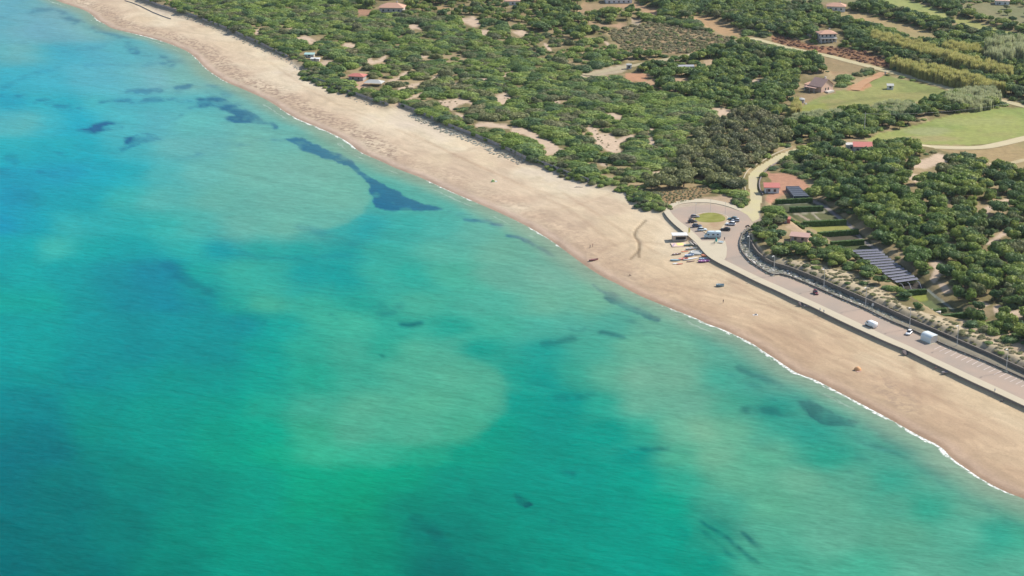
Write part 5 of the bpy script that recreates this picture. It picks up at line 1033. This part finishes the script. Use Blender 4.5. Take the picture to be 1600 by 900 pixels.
hedge((1255,349), (1322,346), 1.6, 2.4, 'long clipped hedge below the plot with pale cross paths')
hedge((1278,366), (1341,361), 1.5, 2.2, 'clipped hedge below the sunlit yellow-green plot')
hedge((1298,380.5), (1350,377), 1.5, 2.2, 'clipped hedge just above the trellis rows')
hedge((1415,456.5), (1447,454.5), 1.4, 2.0, 'short clipped hedge between the trellis rows and the small lawn')
hedge((1473,495), (1518,490), 1.4, 2.0, 'clipped hedge at the lowest corner of the gardens')
hedge((1456,487), (1478,483), 1.2, 1.6, 'short low hedge behind the lowest garden hedge')
hedge((1206,323), (1256,357), 1.0, 1.3, 'low hedge running down the upper left border of the gardens')
hedge((1262,362), (1318,400), 1.0, 1.4, 'low hedge running down the lower left border of the gardens')
# shade house
A_, B_, C_, D_ = [P(a, b, 5.4) for a, b in ((1228,291.5),(1249,291.5),(1264,306),(1240,306.5))]; e = empty('shade_house', (A_[0], A_[1], 3.0), label='dark-netted shade house with pale bars beside the bare red yard', cat='shade house')
rel = lambda p, z: (p[0] - A_[0], p[1] - A_[1], z); c_ = MB(); c_.add([rel(A_, 2.4), rel(B_, 2.4), rel(C_, 2.4), rel(D_, 2.4)], [(0, 1, 2, 3), (3, 2, 1, 0)][:1]); dn = mat('dark_shade_net', (.055, .065, .085), .7, .2, 2); c_.build('net', dn, e)
for k in range(6):
    t = k / 5; a = [A_[i] + (D_[i] - A_[i]) * t for i in (0, 1)]; b = [B_[i] + (C_[i] - B_[i]) * t for i in (0, 1)]; c_ = MB(); c_.tube([rel(a, 2.5), rel(b, 2.5)], .16, 5); c_.build('bar', M['net'], e)
for p in (A_, B_, C_, D_): c_ = MB(); c_.tube([rel(p, -.2), rel(p, 2.5)], .08, 5); c_.build('post', M['metal'], e)
c_ = MB(); c_.add([rel(D_, 2.38), rel(C_, 2.38), rel(C_, .1), rel(D_, .1)], [(0, 1, 2, 3)]); c_.add([rel(A_, 2.38), rel(D_, 2.38), rel(D_, .1), rel(A_, .1)], [(0, 1, 2, 3)]); c_.build('side_net', dn, e)
# trellis rows of vines
TL, TR, BR, BL = [np.array(P(a, b, 5.0)) for a, b in ((1332,392),(1372,390),(1433,435),(1398,440))]; trel = None; NR = 13
for k in range(NR):
    t = k / (NR - 1); a = TL + (BL - TL) * t; b = TR + (BR - TR) * t; d = b - a; Ln = float(np.hypot(*d))
    if trel is None:
        trel = empty('vine_trellis', (0, 0, 3.0)); L0 = Ln; c_ = MB(); c_.add([(0, -1.15, 1.95), (L0, -1.15, 1.95), (L0, 0, 2.2), (0, 0, 2.2), (0, 1.15, 1.95), (L0, 1.15, 1.95)], [(0, 1, 2, 3), (3, 2, 5, 4)]); c_.build('shade_net', M['trellisnet'], trel)
        c_ = MB(); c_.tube([(0, 0, 2.26), (L0, 0, 2.26)], .13, 5); c_.build('rail', M['net'], trel)
        for j in range(5): c_ = MB(); c_.tube([(j * L0 / 4, 0, -.2), (j * L0 / 4, 0, 2.2)], .06, 5); c_.build('post', M['metal'], trel)
        g_ = np.random.default_rng(9); m = 700; p = np.c_[g_.uniform(0, L0, m), g_.normal(0, .3, m), g_.uniform(.3, 1.9, m)]; q1 = g_.normal(size=(m, 3)) * .16; q2 = g_.normal(size=(m, 3)) * .16; c_ = MB(); c_.add([tuple(v_) for v_ in np.stack([p - q1, p + q1, p + q2 * 1.4], 1).reshape(-1, 3)], [(3 * i, 3 * i + 1, 3 * i + 2) for i in range(m)]); c_.build('vines', M['tree'], trel); tr_ = trel
    else: tr_ = copy_tree(trel)
    tr_.location = (a[0], a[1], 3.0); tr_.rotation_euler = (0, 0, math.atan2(d[1], d[0])); tr_.scale = (Ln / L0, 1, 1)
    tag(tr_, 'topmost pale-netted vine row below the last tall hedge' if k == 0 else ('lowest pale-netted vine row beside the curved frames' if k == NR - 1 else 'pale-netted vine row inside the trellis block of the gardens'), 'trellis', 'pale-netted vine rows in the lower garden')
for k, (a, b) in enumerate((((1402,446),(1414,455)), ((1414,444),(1424,453)), ((1428,442),(1440,451)))):
    A_, B_ = P(*a, 3), P(*b, 3); pts = [(A_[0] + (B_[0] - A_[0]) * t, A_[1] + (B_[1] - A_[1]) * t, 3.0 + 1.8 * math.sin(math.pi * t)) for t in np.linspace(0, 1, 10)]
    c_ = MB(); c_.tube(pts, .12, 5); tag(c_.build('arched_frame', M['net']), '%s of the three bare arched frames below the trellis rows' % ('left', 'middle', 'right')[k], 'frame')
c_ = MB(); x, y = P(1462, 489, 3.0); c_.box(0, 0, 0, 3.4, 2.6, .9, -.3); c_.box(0, 0, .9, 3.8, 3.0, .15, -.3, taper=.8); tag(c_.build('cold_frame', M['offwhite'], loc=(x, y, 3.0)), 'small pale box-shaped cold frame between the two lowest hedges', 'cold frame')

# ------------------------------------------------------------------ vehicles
def rrect(x, hw, z0, z1, r=.12): return [(x, -hw + r, z0), (x, hw - r, z0), (x, hw, z0 + r), (x, hw, z1 - r), (x, hw - r, z1), (x, -hw + r, z1), (x, -hw, z1 - r), (x, -hw, z0 + r)]
WHEEL = {}
def wheels(e, xs_, hw, r):
    for x in xs_:
        for s in (-1, 1):
            o = MB(); o.tube([(x, s * (hw - .22), r), (x, s * (hw + .01), r)], [r, r], 14); wo = o.build('wheel', M['dark'], e); o = MB(); o.tube([(x, s * (hw + .0), r), (x, s * (hw + .03), r)], [r * .55, r * .5], 10); o.build('rim', M['metal'], wo)
def lights(e, xf, xr, hw, z):
    for s in (-1, 1):
        o = MB(); o.box(xf, s * (hw - .28), z, .08, .34, .16); o.build('headlight', M['white'], e); o = MB(); o.box(xr, s * (hw - .2), z + .08, .08, .2, .22); o.build('taillight', REDL, e)
REDL = paint('tail_red', (.45, .03, .02))
def car(px, py, hd, L_, W_, H_, pm, label, name='parked_car', group=None, zz=3.03, kind='hatch', cat='car'):
    x, y = P(px, py, zz); e = empty(name, (x, y, zz), R(hd), label=label, cat=cat, group=group); h = L_ / 2; hw = W_ / 2; b = MB(); bz = .24; sh = H_ * .56
    if kind == 'hatch':
        b.loft([rrect(-h, hw * .86, bz + .1, sh * .92, .1), rrect(-h + .15, hw * .96, bz, sh * 1.02, .12), rrect(-h * .5, hw, bz, sh * 1.05, .14), rrect(h * .25, hw, bz, sh, .14), rrect(h * .7, hw * .97, bz, sh * .9, .14), rrect(h - .12, hw * .9, bz, sh * .78, .12), rrect(h, hw * .78, bz + .12, sh * .66, .1)])
        b.build('body', pm, e, True); g_ = MB(); c0, c1 = hw * .9, hw * .74
        def sec(x_, w_, z0, z1): return [(x_, -w_, z0), (x_, w_, z0), (x_, w_ * .9, z1), (x_, -w_ * .9, z1)]
        g_.loft([sec(-h + .12, c0 * .92, sh * .95, sh * 1.0), sec(-h * .72, c1, sh * .97, H_ - .06), sec(h * .02, c1, sh * .97, H_ - .05), sec(h * .42, c0 * .9, sh * .93, sh * .99)]); g_.build('windows', M['glass'], e)
        r_ = MB(); r_.loft([rrect(-h * .76, c1 * .84, H_ - .09, H_, .03), rrect(-h * .3, c1 * .9, H_ - .08, H_ + .03, .03), rrect(h * .06, c1 * .84, H_ - .1, H_ - .01, .03)]); r_.build('roof', pm, e, True); wheels(e, (-h * .62, h * .62), hw, .31)
    elif kind == 'van':
        b.loft([rrect(-h, hw * .95, bz + .1, H_ * .93, .12), rrect(-h + .12, hw, bz, H_ * .99, .16), rrect(h * .35, hw, bz, H_, .18), rrect(h * .55, hw, bz, H_ * .93, .18), rrect(h * .82, hw * .97, bz, H_ * .58, .14), rrect(h - .08, hw * .92, bz, H_ * .48, .12), rrect(h, hw * .85, bz + .1, H_ * .4, .1)])
        b.build('body', pm, e, True); g_ = MB(); g_.add([(h * .57, -hw * .84, H_ * .93), (h * .57, hw * .84, H_ * .93), (h * .83, hw * .86, H_ * .60), (h * .83, -hw * .86, H_ * .60)], [(0, 3, 2, 1)]); g_.build('windscreen', M['glass'], e)
        for s in (-1, 1): g_ = MB(); g_.box(h * .42, s * hw * 1.003, H_ * .6, h * .4, .03, H_ * .24); g_.build('side_window', M['glass'], e)
        wheels(e, (-h * .62, h * .66), hw, .34)
    else:
        b.loft([rrect(-h, hw, bz + .1, H_ * .96, .12), rrect(-h + .1, hw, bz, H_, .15), rrect(h * .45, hw, bz, H_, .15), rrect(h * .62, hw, bz, H_ * .94, .15), rrect(h * .66, hw * .94, bz, H_ * .72, .15), rrect(h * .84, hw * .92, bz, H_ * .46, .14), rrect(h, hw * .86, bz + .1, H_ * .36, .1)])
        b.build('body', pm, e, True); g_ = MB(); g_.add([(h * .67, -hw * .8, H_ * .71), (h * .67, hw * .8, H_ * .71), (h * .85, hw * .84, H_ * .48), (h * .85, -hw * .84, H_ * .48)], [(0, 3, 2, 1)]); g_.build('windscreen', M['glass'], e)
        for s in (-1, 1):
            for x_, l_ in ((h * .55, .8), (-h * .05, 1.0), (-h * .6, .8)): g_ = MB(); g_.box(x_, s * (hw + .005), H_ * .5, l_, .04, .55); g_.build('side_window', M['glass'], e)
            g_ = MB(); g_.box(-h * .2, s * (hw + .01), H_ * .3, h * 1.5, .03, .16); g_.build('stripe', paint('blue_stripe', (.20, .34, .42)), e)
        g_ = MB(); g_.box(-h * .3, 0, H_ + .01, .9, .7, .12); g_.build('roof_vent', M['offwhite'], e); wheels(e, (-h * .6, h * .7), hw, .36)
    lights(e, h - .02, -h + .0, hw, sh * .62 if kind == 'hatch' else H_ * .28); return e
G1 = 'cars parked beside the grass island of the turning loop'
PT = {k: paint(k, c) for k, c in dict(black=(.02, .02, .025), navy=(.03, .05, .10), ice=(.50, .60, .64), white_car=(.80, .80, .80), teal=(.05, .15, .19), silver=(.5, .52, .55), darkred=(.16, .02, .03), grey_car=(.22, .22, .24)).items()}
car(1086, 340, 17, 4.0, 1.7, 1.45, PT['grey_car'], 'dark grey car at the far end of the left-hand island row', group=G1)
car(1082, 347.5, 17, 4.2, 1.75, 1.5, PT['black'], 'black car, second from the far end of the left-hand island row', group=G1)
car(1089, 354.5, 17, 4.3, 1.75, 1.5, PT['navy'], 'dark navy car next to the pale blue one in the left-hand island row', group=G1)
car(1097, 360.5, 17, 4.2, 1.8, 1.6, PT['ice'], 'pale icy blue car at the near end of the left-hand island row', group=G1)
car(1145, 343.5, 167, 4.4, 1.8, 1.5, PT['teal'], 'dark teal car at the far end of the right-hand island row', group=G1)
car(1141.5, 351.5, 167, 4.3, 1.8, 1.6, PT['white_car'], 'white car in the middle of the right-hand island row', group=G1)
car(1133.5, 360, 167, 4.3, 1.8, 1.5, PT['black'], 'black car at the near end of the right-hand island row', group=G1)
car(1149.5, 346, 167, 3.6, 1.65, 1.45, PT['silver'], 'silver car tucked behind the dark teal one in the right-hand row', group=G1)
car(1113, 371.5, 182, 7.0, 2.3, 2.9, PT['ice'], 'pale blue and white motorhome at the near tip of the grass island', name='motorhome', kind='camper', cat='motorhome')
car(1361, 510, math.degrees(ra) + 180, 5.0, 2.0, 2.1, PT['white_car'], 'white van parked along the road beside the pale walkway', name='parked_van', kind='van', cat='van')
car(1420, 522, math.degrees(ra) - 62, 3.6, 1.65, 1.5, PT['white_car'], 'small white car parked to the left of the bus shelter')
car(1274.5, 459, -82, 3.4, 1.55, 1.5, PT['darkred'], 'dark red car standing alone on the seafront road')
x, y = P(1168, 355, 3.03); e = empty('motorbike', (x, y, 3.03), R(10), label='dark motorbike at the inland edge of the turning loop', cat='motorbike')
for xx in (-.7, .7): c_ = MB(); c_.tube([(xx, -.06, .32), (xx, .06, .32)], .32, 14); c_.build('wheel', M['dark'], e)
c_ = MB(); c_.loft([[(a, -w_, z0), (a, w_, z0), (a, w_ * .6, z1), (a, -w_ * .6, z1)] for a, w_, z0, z1 in ((-.8, .1, .6, .8), (-.3, .2, .4, .85), (.2, .22, .4, 1.0), (.55, .1, .6, .95))]); c_.build('body', PT['black'], e); c_ = MB(); c_.tube([(.5, -.35, 1.1), (.5, .35, 1.1)], .03, 5); c_.tube([(.7, 0, .32), (.5, 0, 1.1)], .04, 5); c_.build('handlebar', M['metal'], e)

# ------------------------------------------------------------------ boats and beach gear by the kiosk
def boat(px, py, hd, L_, W_, H_, cm, label, inner=None, name='rowing_boat', cat='boat', seats=2, group='small craft laid up on the sand below the turning loop', flat=False):
    x, y, z = place(px, py); e = empty(name, (x, y, z), R(hd), label=label, cat=cat, group=group); ts = np.linspace(0, 1, 11); o_ = MB(); i_ = MB(); so_, si_ = [], []
    for t in ts:
        w_ = W_ / 2 * max(.06, (1 - (2 * t - 1) ** 4 if t < .5 else 1 - (2 * t - 1) ** 2.3)); X = (t - .5) * L_; zt = H_ * (1 + .35 * (2 * t - 1) ** 2 * (t > .5)); k = zt if not flat else H_
        so_.append([(X, 0, .02), (X, w_ * .55, .05), (X, w_ * .95, k * .55), (X, w_, k), (X, w_ * .9, k), (X, 0, k * .45 if not flat else k * .93), (X, -w_ * .9, k), (X, -w_, k), (X, -w_ * .95, k * .55), (X, -w_ * .55, .05)])
    o_.loft(so_); o_.build('hull', cm, e, False)
    for s in range(seats): c_ = MB(); c_.box(-L_ * .2 + s * L_ * .3, 0, H_ * .72, .28, W_ * .78, .06); c_.build('seat', inner or M['offwhite'], e)
    return e
BP = {k: paint('hull_' + k, c, .5) for k, c in dict(green=(.14, .20, .17), red=(.55, .16, .11), brown=(.25, .16, .13), steel=(.22, .32, .36), white=(.78, .77, .74), orange=(.75, .30, .16), purple=(.30, .10, .26), blue=(.22, .30, .42), grey=(.42, .43, .40), dred=(.26, .10, .09), yellow=(.85, .70, .20), teal=(.05, .36, .33), lime=(.45, .62, .25)).items()}
boat(1078, 384, 14, 5.6, 1.5, .7, BP['green'], 'long dark green boat lying nearest the kiosk deck', BP['brown'])
boat(1080, 390, 14, 5.0, 1.5, .7, BP['grey'], 'long grey boat with reddish stern below the green one', BP['red'])
boat(1057, 398, 12, 4.0, 1.3, .5, BP['brown'], 'small brown boat apart on the left of the craft', BP['white'])
boat(1055, 407.5, -4, 4.2, 1.5, .5, BP['steel'], 'steel blue boat at the lower left of the craft', BP['steel'], flat=True)
boat(1055.5, 412.5, 12, 2.4, .8, .3, BP['white'], 'short white board beside the steel blue boat', name='paddle_board', cat='board', seats=0, flat=True)
boat(1062, 413, 10, 2.6, .7, .3, BP['red'], 'pale red kayak at the bottom left of the craft', name='kayak', cat='kayak', seats=1, flat=True)
boat(1067, 405.5, 18, 4.4, 1.5, .55, BP['red'], 'red pedal boat left of the silvery one', BP['white'])
boat(1077, 400.5, 22, 4.4, 1.7, .8, BP['blue'], 'blue-grey dinghy in the middle of the craft', BP['white'], seats=3)
x, y, z = place(1088, 396); e = empty('inflatable_trampoline', (x, y, z), 0, label='round grey inflatable trampoline at the top of the craft', cat='trampoline'); t_ = [[((2.4 + .38 * math.cos(b)) * math.cos(a), (2.4 + .38 * math.cos(b)) * math.sin(a), .38 + .38 * math.sin(b)) for b in np.linspace(0, 2 * math.pi, 8, endpoint=False)] for a in np.linspace(0, 2 * math.pi, 25)]; c_ = MB(); c_.loft(t_, cap=False); c_.build('ring', BP['grey'], e); c_ = MB(); c_.tube([(0, 0, .3), (0, 0, .42)], [2.3, 2.3], 20); c_.build('mat', M['greyroof'], e)
boat(1083, 404.5, 20, 4.6, .9, .35, BP['white'], 'long white kayak in the middle of the craft', name='kayak', cat='kayak', seats=1, flat=True)
boat(1079, 409, 18, 3.6, .8, .35, BP['brown'], 'short brown kayak below the long white one', name='kayak', cat='kayak', seats=1, flat=True)
boat(1074, 406.5, 20, 4.4, .8, .35, BP['grey'], 'grey kayak between the red pedal boat and the white kayak', name='kayak', cat='kayak', seats=1, flat=True)
boat(1101, 401, -25, 3.0, 1.6, .7, BP['orange'], 'orange pedal boat against the foot of the sea wall', BP['red'])
boat(1100, 409.5, 8, 5.0, 1.9, .75, BP['purple'], 'purple pedal boat with pale seats at the right of the craft', BP['white'], seats=3)
boat(1098, 406, 4, 3.4, 1.5, .7, BP['blue'], 'blue-grey pedal boat right behind the purple one', BP['white'], seats=2)
boat(1070, 393.5, 12, 3.2, .8, .3, BP['orange'], 'pale orange board between the brown and grey boats', name='paddle_board', cat='board', seats=0, flat=True)
boat(927.5, 407, 16, 4.1, 1.4, .6, BP['dred'], 'dark red rowing boat drawn up alone near the water', BP['brown'], group='boats alone on the open beach')
boat(1477, 584, 4, 2.6, 1.2, .6, M['wood'], 'small olive brown boat on the sand close under the sea wall', BP['brown'], group='boats alone on the open beach')
boat(1125, 447.5, -10, 3.2, 1.7, .9, BP['steel'], 'small grey-blue boat on the open sand below the seafront road', M['dark'], group='boats alone on the open beach')
x, y, z = place(1073, 366); e = empty('feather_flag', (x + .6, y, 2.4), R(20), label='yellow feather flag standing by the kiosk', cat='flag'); c_ = MB(); c_.tube([(0, 0, 0), (0, 0, 2.8), (.15, 0, 3.2)], .04, 5); c_.build('pole', M['metal'], e); c_ = MB(); c_.add([(.05, .02, .9), (.85, .1, 1.1), (.95, -.05, 2.6), (.5, 0, 3.25), (.1, .02, 3.1), (.05, -.02, .9), (.85, .06, 1.1), (.95, -.09, 2.6), (.5, -.04, 3.25), (.1, -.02, 3.1)], [(0, 1, 2, 3, 4), (9, 8, 7, 6, 5)]); c_.build('flag', BP['yellow'], e)
x, y = P(1119, 379, 3.1); e = empty('parasol', (x, y, 3.07), label='closed teal parasol in front of the motorhome', cat='parasol'); c_ = MB(); c_.tube([(0, 0, 0), (0, 0, 2.3)], .04, 6); c_.build('pole', M['metal'], e); c_ = MB(); c_.tube([(0, 0, .5), (0, 0, .9), (0, 0, 1.9), (0, 0, 2.2)], [.45, .5, .35, .05], 10); c_.build('canopy', BP['teal'], e)
x, y = P(1126, 380, 3.1); e = empty('board_rack', (x, y, 3.07), R(-15), label='pale blue rack of boards right of the teal parasol', cat='rack')
for k in range(3): c_ = MB(); c_.loft([[(-1.1 + a, k * .45 - w_, .35 + k * .12), (-1.1 + a, k * .45 + w_, .35 + k * .12), (-1.1 + a, k * .45 + w_, .45 + k * .12), (-1.1 + a, k * .45 - w_, .45 + k * .12)] for a, w_ in ((0, .05), (.4, .2), (1.6, .22), (2.3, .04))]); c_.build('board', PT['ice'], e)
for xx in (-.8, .8): c_ = MB(); c_.box(xx, .4, 0, .08, 1.3, .35); c_.build('frame', M['metal'], e)
x, y, z = place(1340, 578); e = empty('beach_tent', (x, y, z), R(12), label='orange beach tent pitched on the open sand', cat='tent')
c_ = MB(); arcs = []
for t in np.linspace(0, 1, 7): r = .5 + .75 * math.sin(math.pi * (.12 + t * .76)); arcs.append([(-1.5 + 3 * t, r * math.cos(a) * 1.2, r * math.sin(a) * 1.25) for a in np.linspace(0, math.pi, 8)])
c_.loft(arcs); c_.build('canopy', paint('orange_fabric', (.62, .33, .15), .8), e); c_ = MB(); c_.add([(1.56, -.7, .05), (1.56, .7, .05), (1.52, .4, 1.0), (1.52, -.4, 1.0)], [(0, 1, 2, 3)]); c_.build('door_flap', M['dark'], e); c_ = MB(); c_.box(-.2, -1.9, .01, 2.6, 1.2, .03, .2); c_.build('groundsheet', M['brownroof'], e); e.scale = (.72, .72, .8)
x, y, z = place(771, 284); e = empty('beach_tent', (x, y, z), R(5), label='tiny green and white beach tent on the far sand', cat='tent'); c_ = MB(); c_.loft([[(a, -r, 0), (a, r, 0), (a, r * .7, h_), (a, -r * .7, h_)] for a, r, h_ in ((-1.0, .5, .5), (-.3, .8, 1.1), (.4, .7, 1.0))]); c_.build('canopy', BP['lime'], e); c_ = MB(); c_.box(1.2, 0, .0, 1.3, 1.2, .35, .2, taper=.7); c_.build('porch', M['white'], e)
x, y, z = place(1181, 492); e = empty('beach_bag', (x, y, z), label='dark bag on a white towel on the open sand', cat='bag'); c_ = MB(); c_.box(0, 0, .02, .8, .5, .45, .2, taper=.75); c_.build('bag_body', M['wood'], e); c_ = MB(); c_.box(-.2, -.1, 0, 1.9, 1.0, .03, .1); c_.build('towel', M['white'], e)
x, y, z = place(1566, 627); tag(MB().box(0, 0, -.1, 1.1, .8, .55, .3, taper=.65).build('boulder', M['stone'], loc=(x, y, z)), 'small brown boulder on the sand near the right edge', 'boulder')
x, y, z = place(904, 293); tag(link('driftwood', newmesh('driftwood', *[q_ for q_ in (lambda b_: (b_.v, b_.f))((lambda b_: [b_.tube([(-2, 0, .1), (0, .3, .3), (2, 0, .15)], [.1, .18, .08], 6), b_.tube([(-.5, 0, .2), (-1.4, .9, .7)], [.1, .03], 5), b_.tube([(.6, .1, .2), (1.5, -.8, .5)], [.1, .03], 5), b_][-1])(MB()))], M['wood']), loc=(x, y, z)), 'dark tangle of driftwood on the sand below the end of the dune fence', 'driftwood')
x, y, z = place(1262, 480); tag(link('brushwood', newmesh('brushwood', *[q_ for q_ in (lambda b_: (b_.v, b_.f))((lambda b_: [[b_.tube([(rnd.uniform(-1.6, 1.6), rnd.uniform(-.6, .6), .05), (rnd.uniform(-1.6, 1.6), rnd.uniform(-.6, .6), rnd.uniform(.2, .6))], .05, 4) for _ in range(26)], b_][-1])(MB()))], M['wood']), loc=(x, y, z)), 'brown heap of brushwood on the sand below the gap in the sea wall', 'brushwood')
for px, py, lab in ((1256, 474, 'concrete steps from walkway to sand beside the brushwood heap'), (1419, 550, 'concrete steps from walkway to sand nearest the bus shelter')):
    x, y = P(px, py, 2.8); d = ra; e = MB()
    for k in range(5): e.box(.35 * k - 1.2, -.9, 1.9, .36, 1.4, 1.05 - .2 * k)
    tag(e.build('steps', M['seawall'], loc=(x, y, .15), rz=d), lab, 'steps')

# ------------------------------------------------------------------ people
def skin_body(pts, edges, rads, name, root=0):
    me = bpy.data.meshes.new(name); me.from_pydata(pts, edges, []); o = bpy.data.objects.new(name, me); COL.objects.link(o)
    md = o.modifiers.new('skin', 'SKIN'); 
    for i, r in enumerate(rads): sv = me.skin_vertices[0].data[i]; sv.radius = r if isinstance(r, tuple) else (r, r); sv.use_root = (i == root)
    md.use_smooth_shade = True; su = o.modifiers.new('sub', 'SUBSURF'); su.levels = 1; su.render_levels = 1
    dg = bpy.context.evaluated_depsgraph_get(); m2 = bpy.data.meshes.new_from_object(o.evaluated_get(dg)); bpy.data.objects.remove(o); m2.name = name; return m2
def person_mesh(pose):
    if pose == 'stand': P_ = dict(pel=(0,0,.95), bel=(0,0,1.12), ch=(.02,0,1.32), nk=(.02,0,1.48), hd=(.05,0,1.60), tp=(.04,0,1.72), rs=(0,-.18,1.40), re=(-.06,-.24,1.14), rh=(.06,-.26,.90), ls=(0,.18,1.40), le=(.0,.25,1.14), lh=(.14,.26,.93), rp=(0,-.10,.88), rk=(.10,-.11,.50), ra_=(-.06,-.11,.09), rt=(.12,-.11,.04), lp=(0,.10,.88), lk=(.04,.11,.50), la=(.16,.11,.09), lt=(.33,.11,.04))
    else: P_ = dict(pel=(0,0,.14), bel=(-.06,0,.30), ch=(-.10,0,.50), nk=(-.08,0,.66), hd=(-.04,0,.78), tp=(-.05,0,.90), rs=(-.10,-.18,.58), re=(.10,-.24,.42), rh=(.34,-.16,.42), ls=(-.10,.18,.58), le=(.08,.25,.40), lh=(.32,.18,.40), rp=(.04,-.10,.13), rk=(.42,-.14,.46), ra_=(.62,-.13,.10), rt=(.80,-.13,.04), lp=(.04,.10,.13), lk=(.44,.14,.42), la=(.68,.13,.10), lt=(.86,.13,.04))
    ks = list(P_); ix = {k: i for i, k in enumerate(ks)}; E = [('pel','bel'),('bel','ch'),('ch','nk'),('nk','hd'),('hd','tp'),('ch','rs'),('rs','re'),('re','rh'),('ch','ls'),('ls','le'),('le','lh'),('pel','rp'),('rp','rk'),('rk','ra_'),('ra_','rt'),('pel','lp'),('lp','lk'),('lk','la'),('la','lt')]
    rad = dict(pel=.145, bel=.13, ch=.15, nk=.055, hd=.10, tp=.07, rs=.07, re=.045, rh=.035, ls=.07, le=.045, lh=.035, rp=.09, rk=.06, ra_=.042, rt=.035, lp=.09, lk=.06, la=.042, lt=.035)
    return skin_body([P_[k] for k in ks], [(ix[a], ix[b]) for a, b in E], [rad[k] for k in ks], 'person_' + pose)
PM = {'stand': person_mesh('stand'), 'sit': person_mesh('sit')}
SKIN = mat('skin', (.50, .32, .23), .6, .05); HAIR = mat('dark_hair', (.05, .035, .025), .7)
def person(px, py, hd, pose, top, legs, label, zz=None):
    me = PM[pose].copy(); me.materials.clear()
    for m_ in (SKIN, paint('shirt', top, .9), paint('trousers', legs, .9), HAIR): me.materials.append(m_)
    for pl in me.polygons:
        c = pl.center; z_ = c.z
        if pose == 'stand': k = 3 if z_ > 1.64 else (0 if z_ > 1.47 else (2 if z_ < .98 and abs(c.y) < .21 and z_ > .14 else (0 if z_ < .14 or (abs(c.y) > .2 and z_ < 1.2) else 1)))
        else: k = 3 if z_ > .82 else (0 if z_ > .66 else (2 if c.x > .02 and abs(c.y) < .22 and z_ < .5 and z_ > .1 else (1 if z_ > .24 else 2)))
        pl.material_index = k
    if zz is None: x, y, z = place(px, py)
    else: x, y = P(px, py, zz); z = zz
    o = link('person', me, loc=(x, y, z), rz=R(hd)); return tag(o, label, 'person', 'people on the beach and seafront')
person(922, 388, 200, 'stand', (.10, .10, .12), (.06, .06, .08), 'walking person in dark clothes, left of the pair near the red boat')
person(926, 386, 170, 'stand', (.30, .14, .12), (.08, .06, .06), 'walking person in reddish top, right of the pair near the red boat')
person(984, 431, 30, 'sit', (.35, .22, .16), (.10, .10, .10), 'person sitting alone on the sand between red boat and craft')
person(1130, 474, 210, 'stand', (.12, .10, .10), (.10, .08, .08), 'walking person alone on the sand below the grey-blue boat')
person(1462, 577, 150, 'sit', (.55, .25, .22), (.30, .20, .18), 'person in pinkish top sitting under the sea wall beside the olive boat')
person(1281, 489, 90, 'stand', (.62, .62, .64), (.40, .40, .42), 'person in pale clothes, left of two standing under the sea wall')
person(1287, 492, 80, 'stand', (.48, .48, .50), (.30, .30, .34), 'person in grey clothes, right of two standing under the sea wall')
person(1132, 376, 250, 'stand', (.10, .10, .14), (.08, .08, .10), 'person in dark clothes at the rear of the motorhome', 3.07)
person(1116, 382, 200, 'stand', (.10, .25, .25), (.12, .12, .14), 'person in teal top beside the closed parasol', 3.07)
person(1554, 616, 120, 'stand', (.5, .5, .5), (.3, .3, .32), 'person in grey leaning at the sea wall near the right edge')
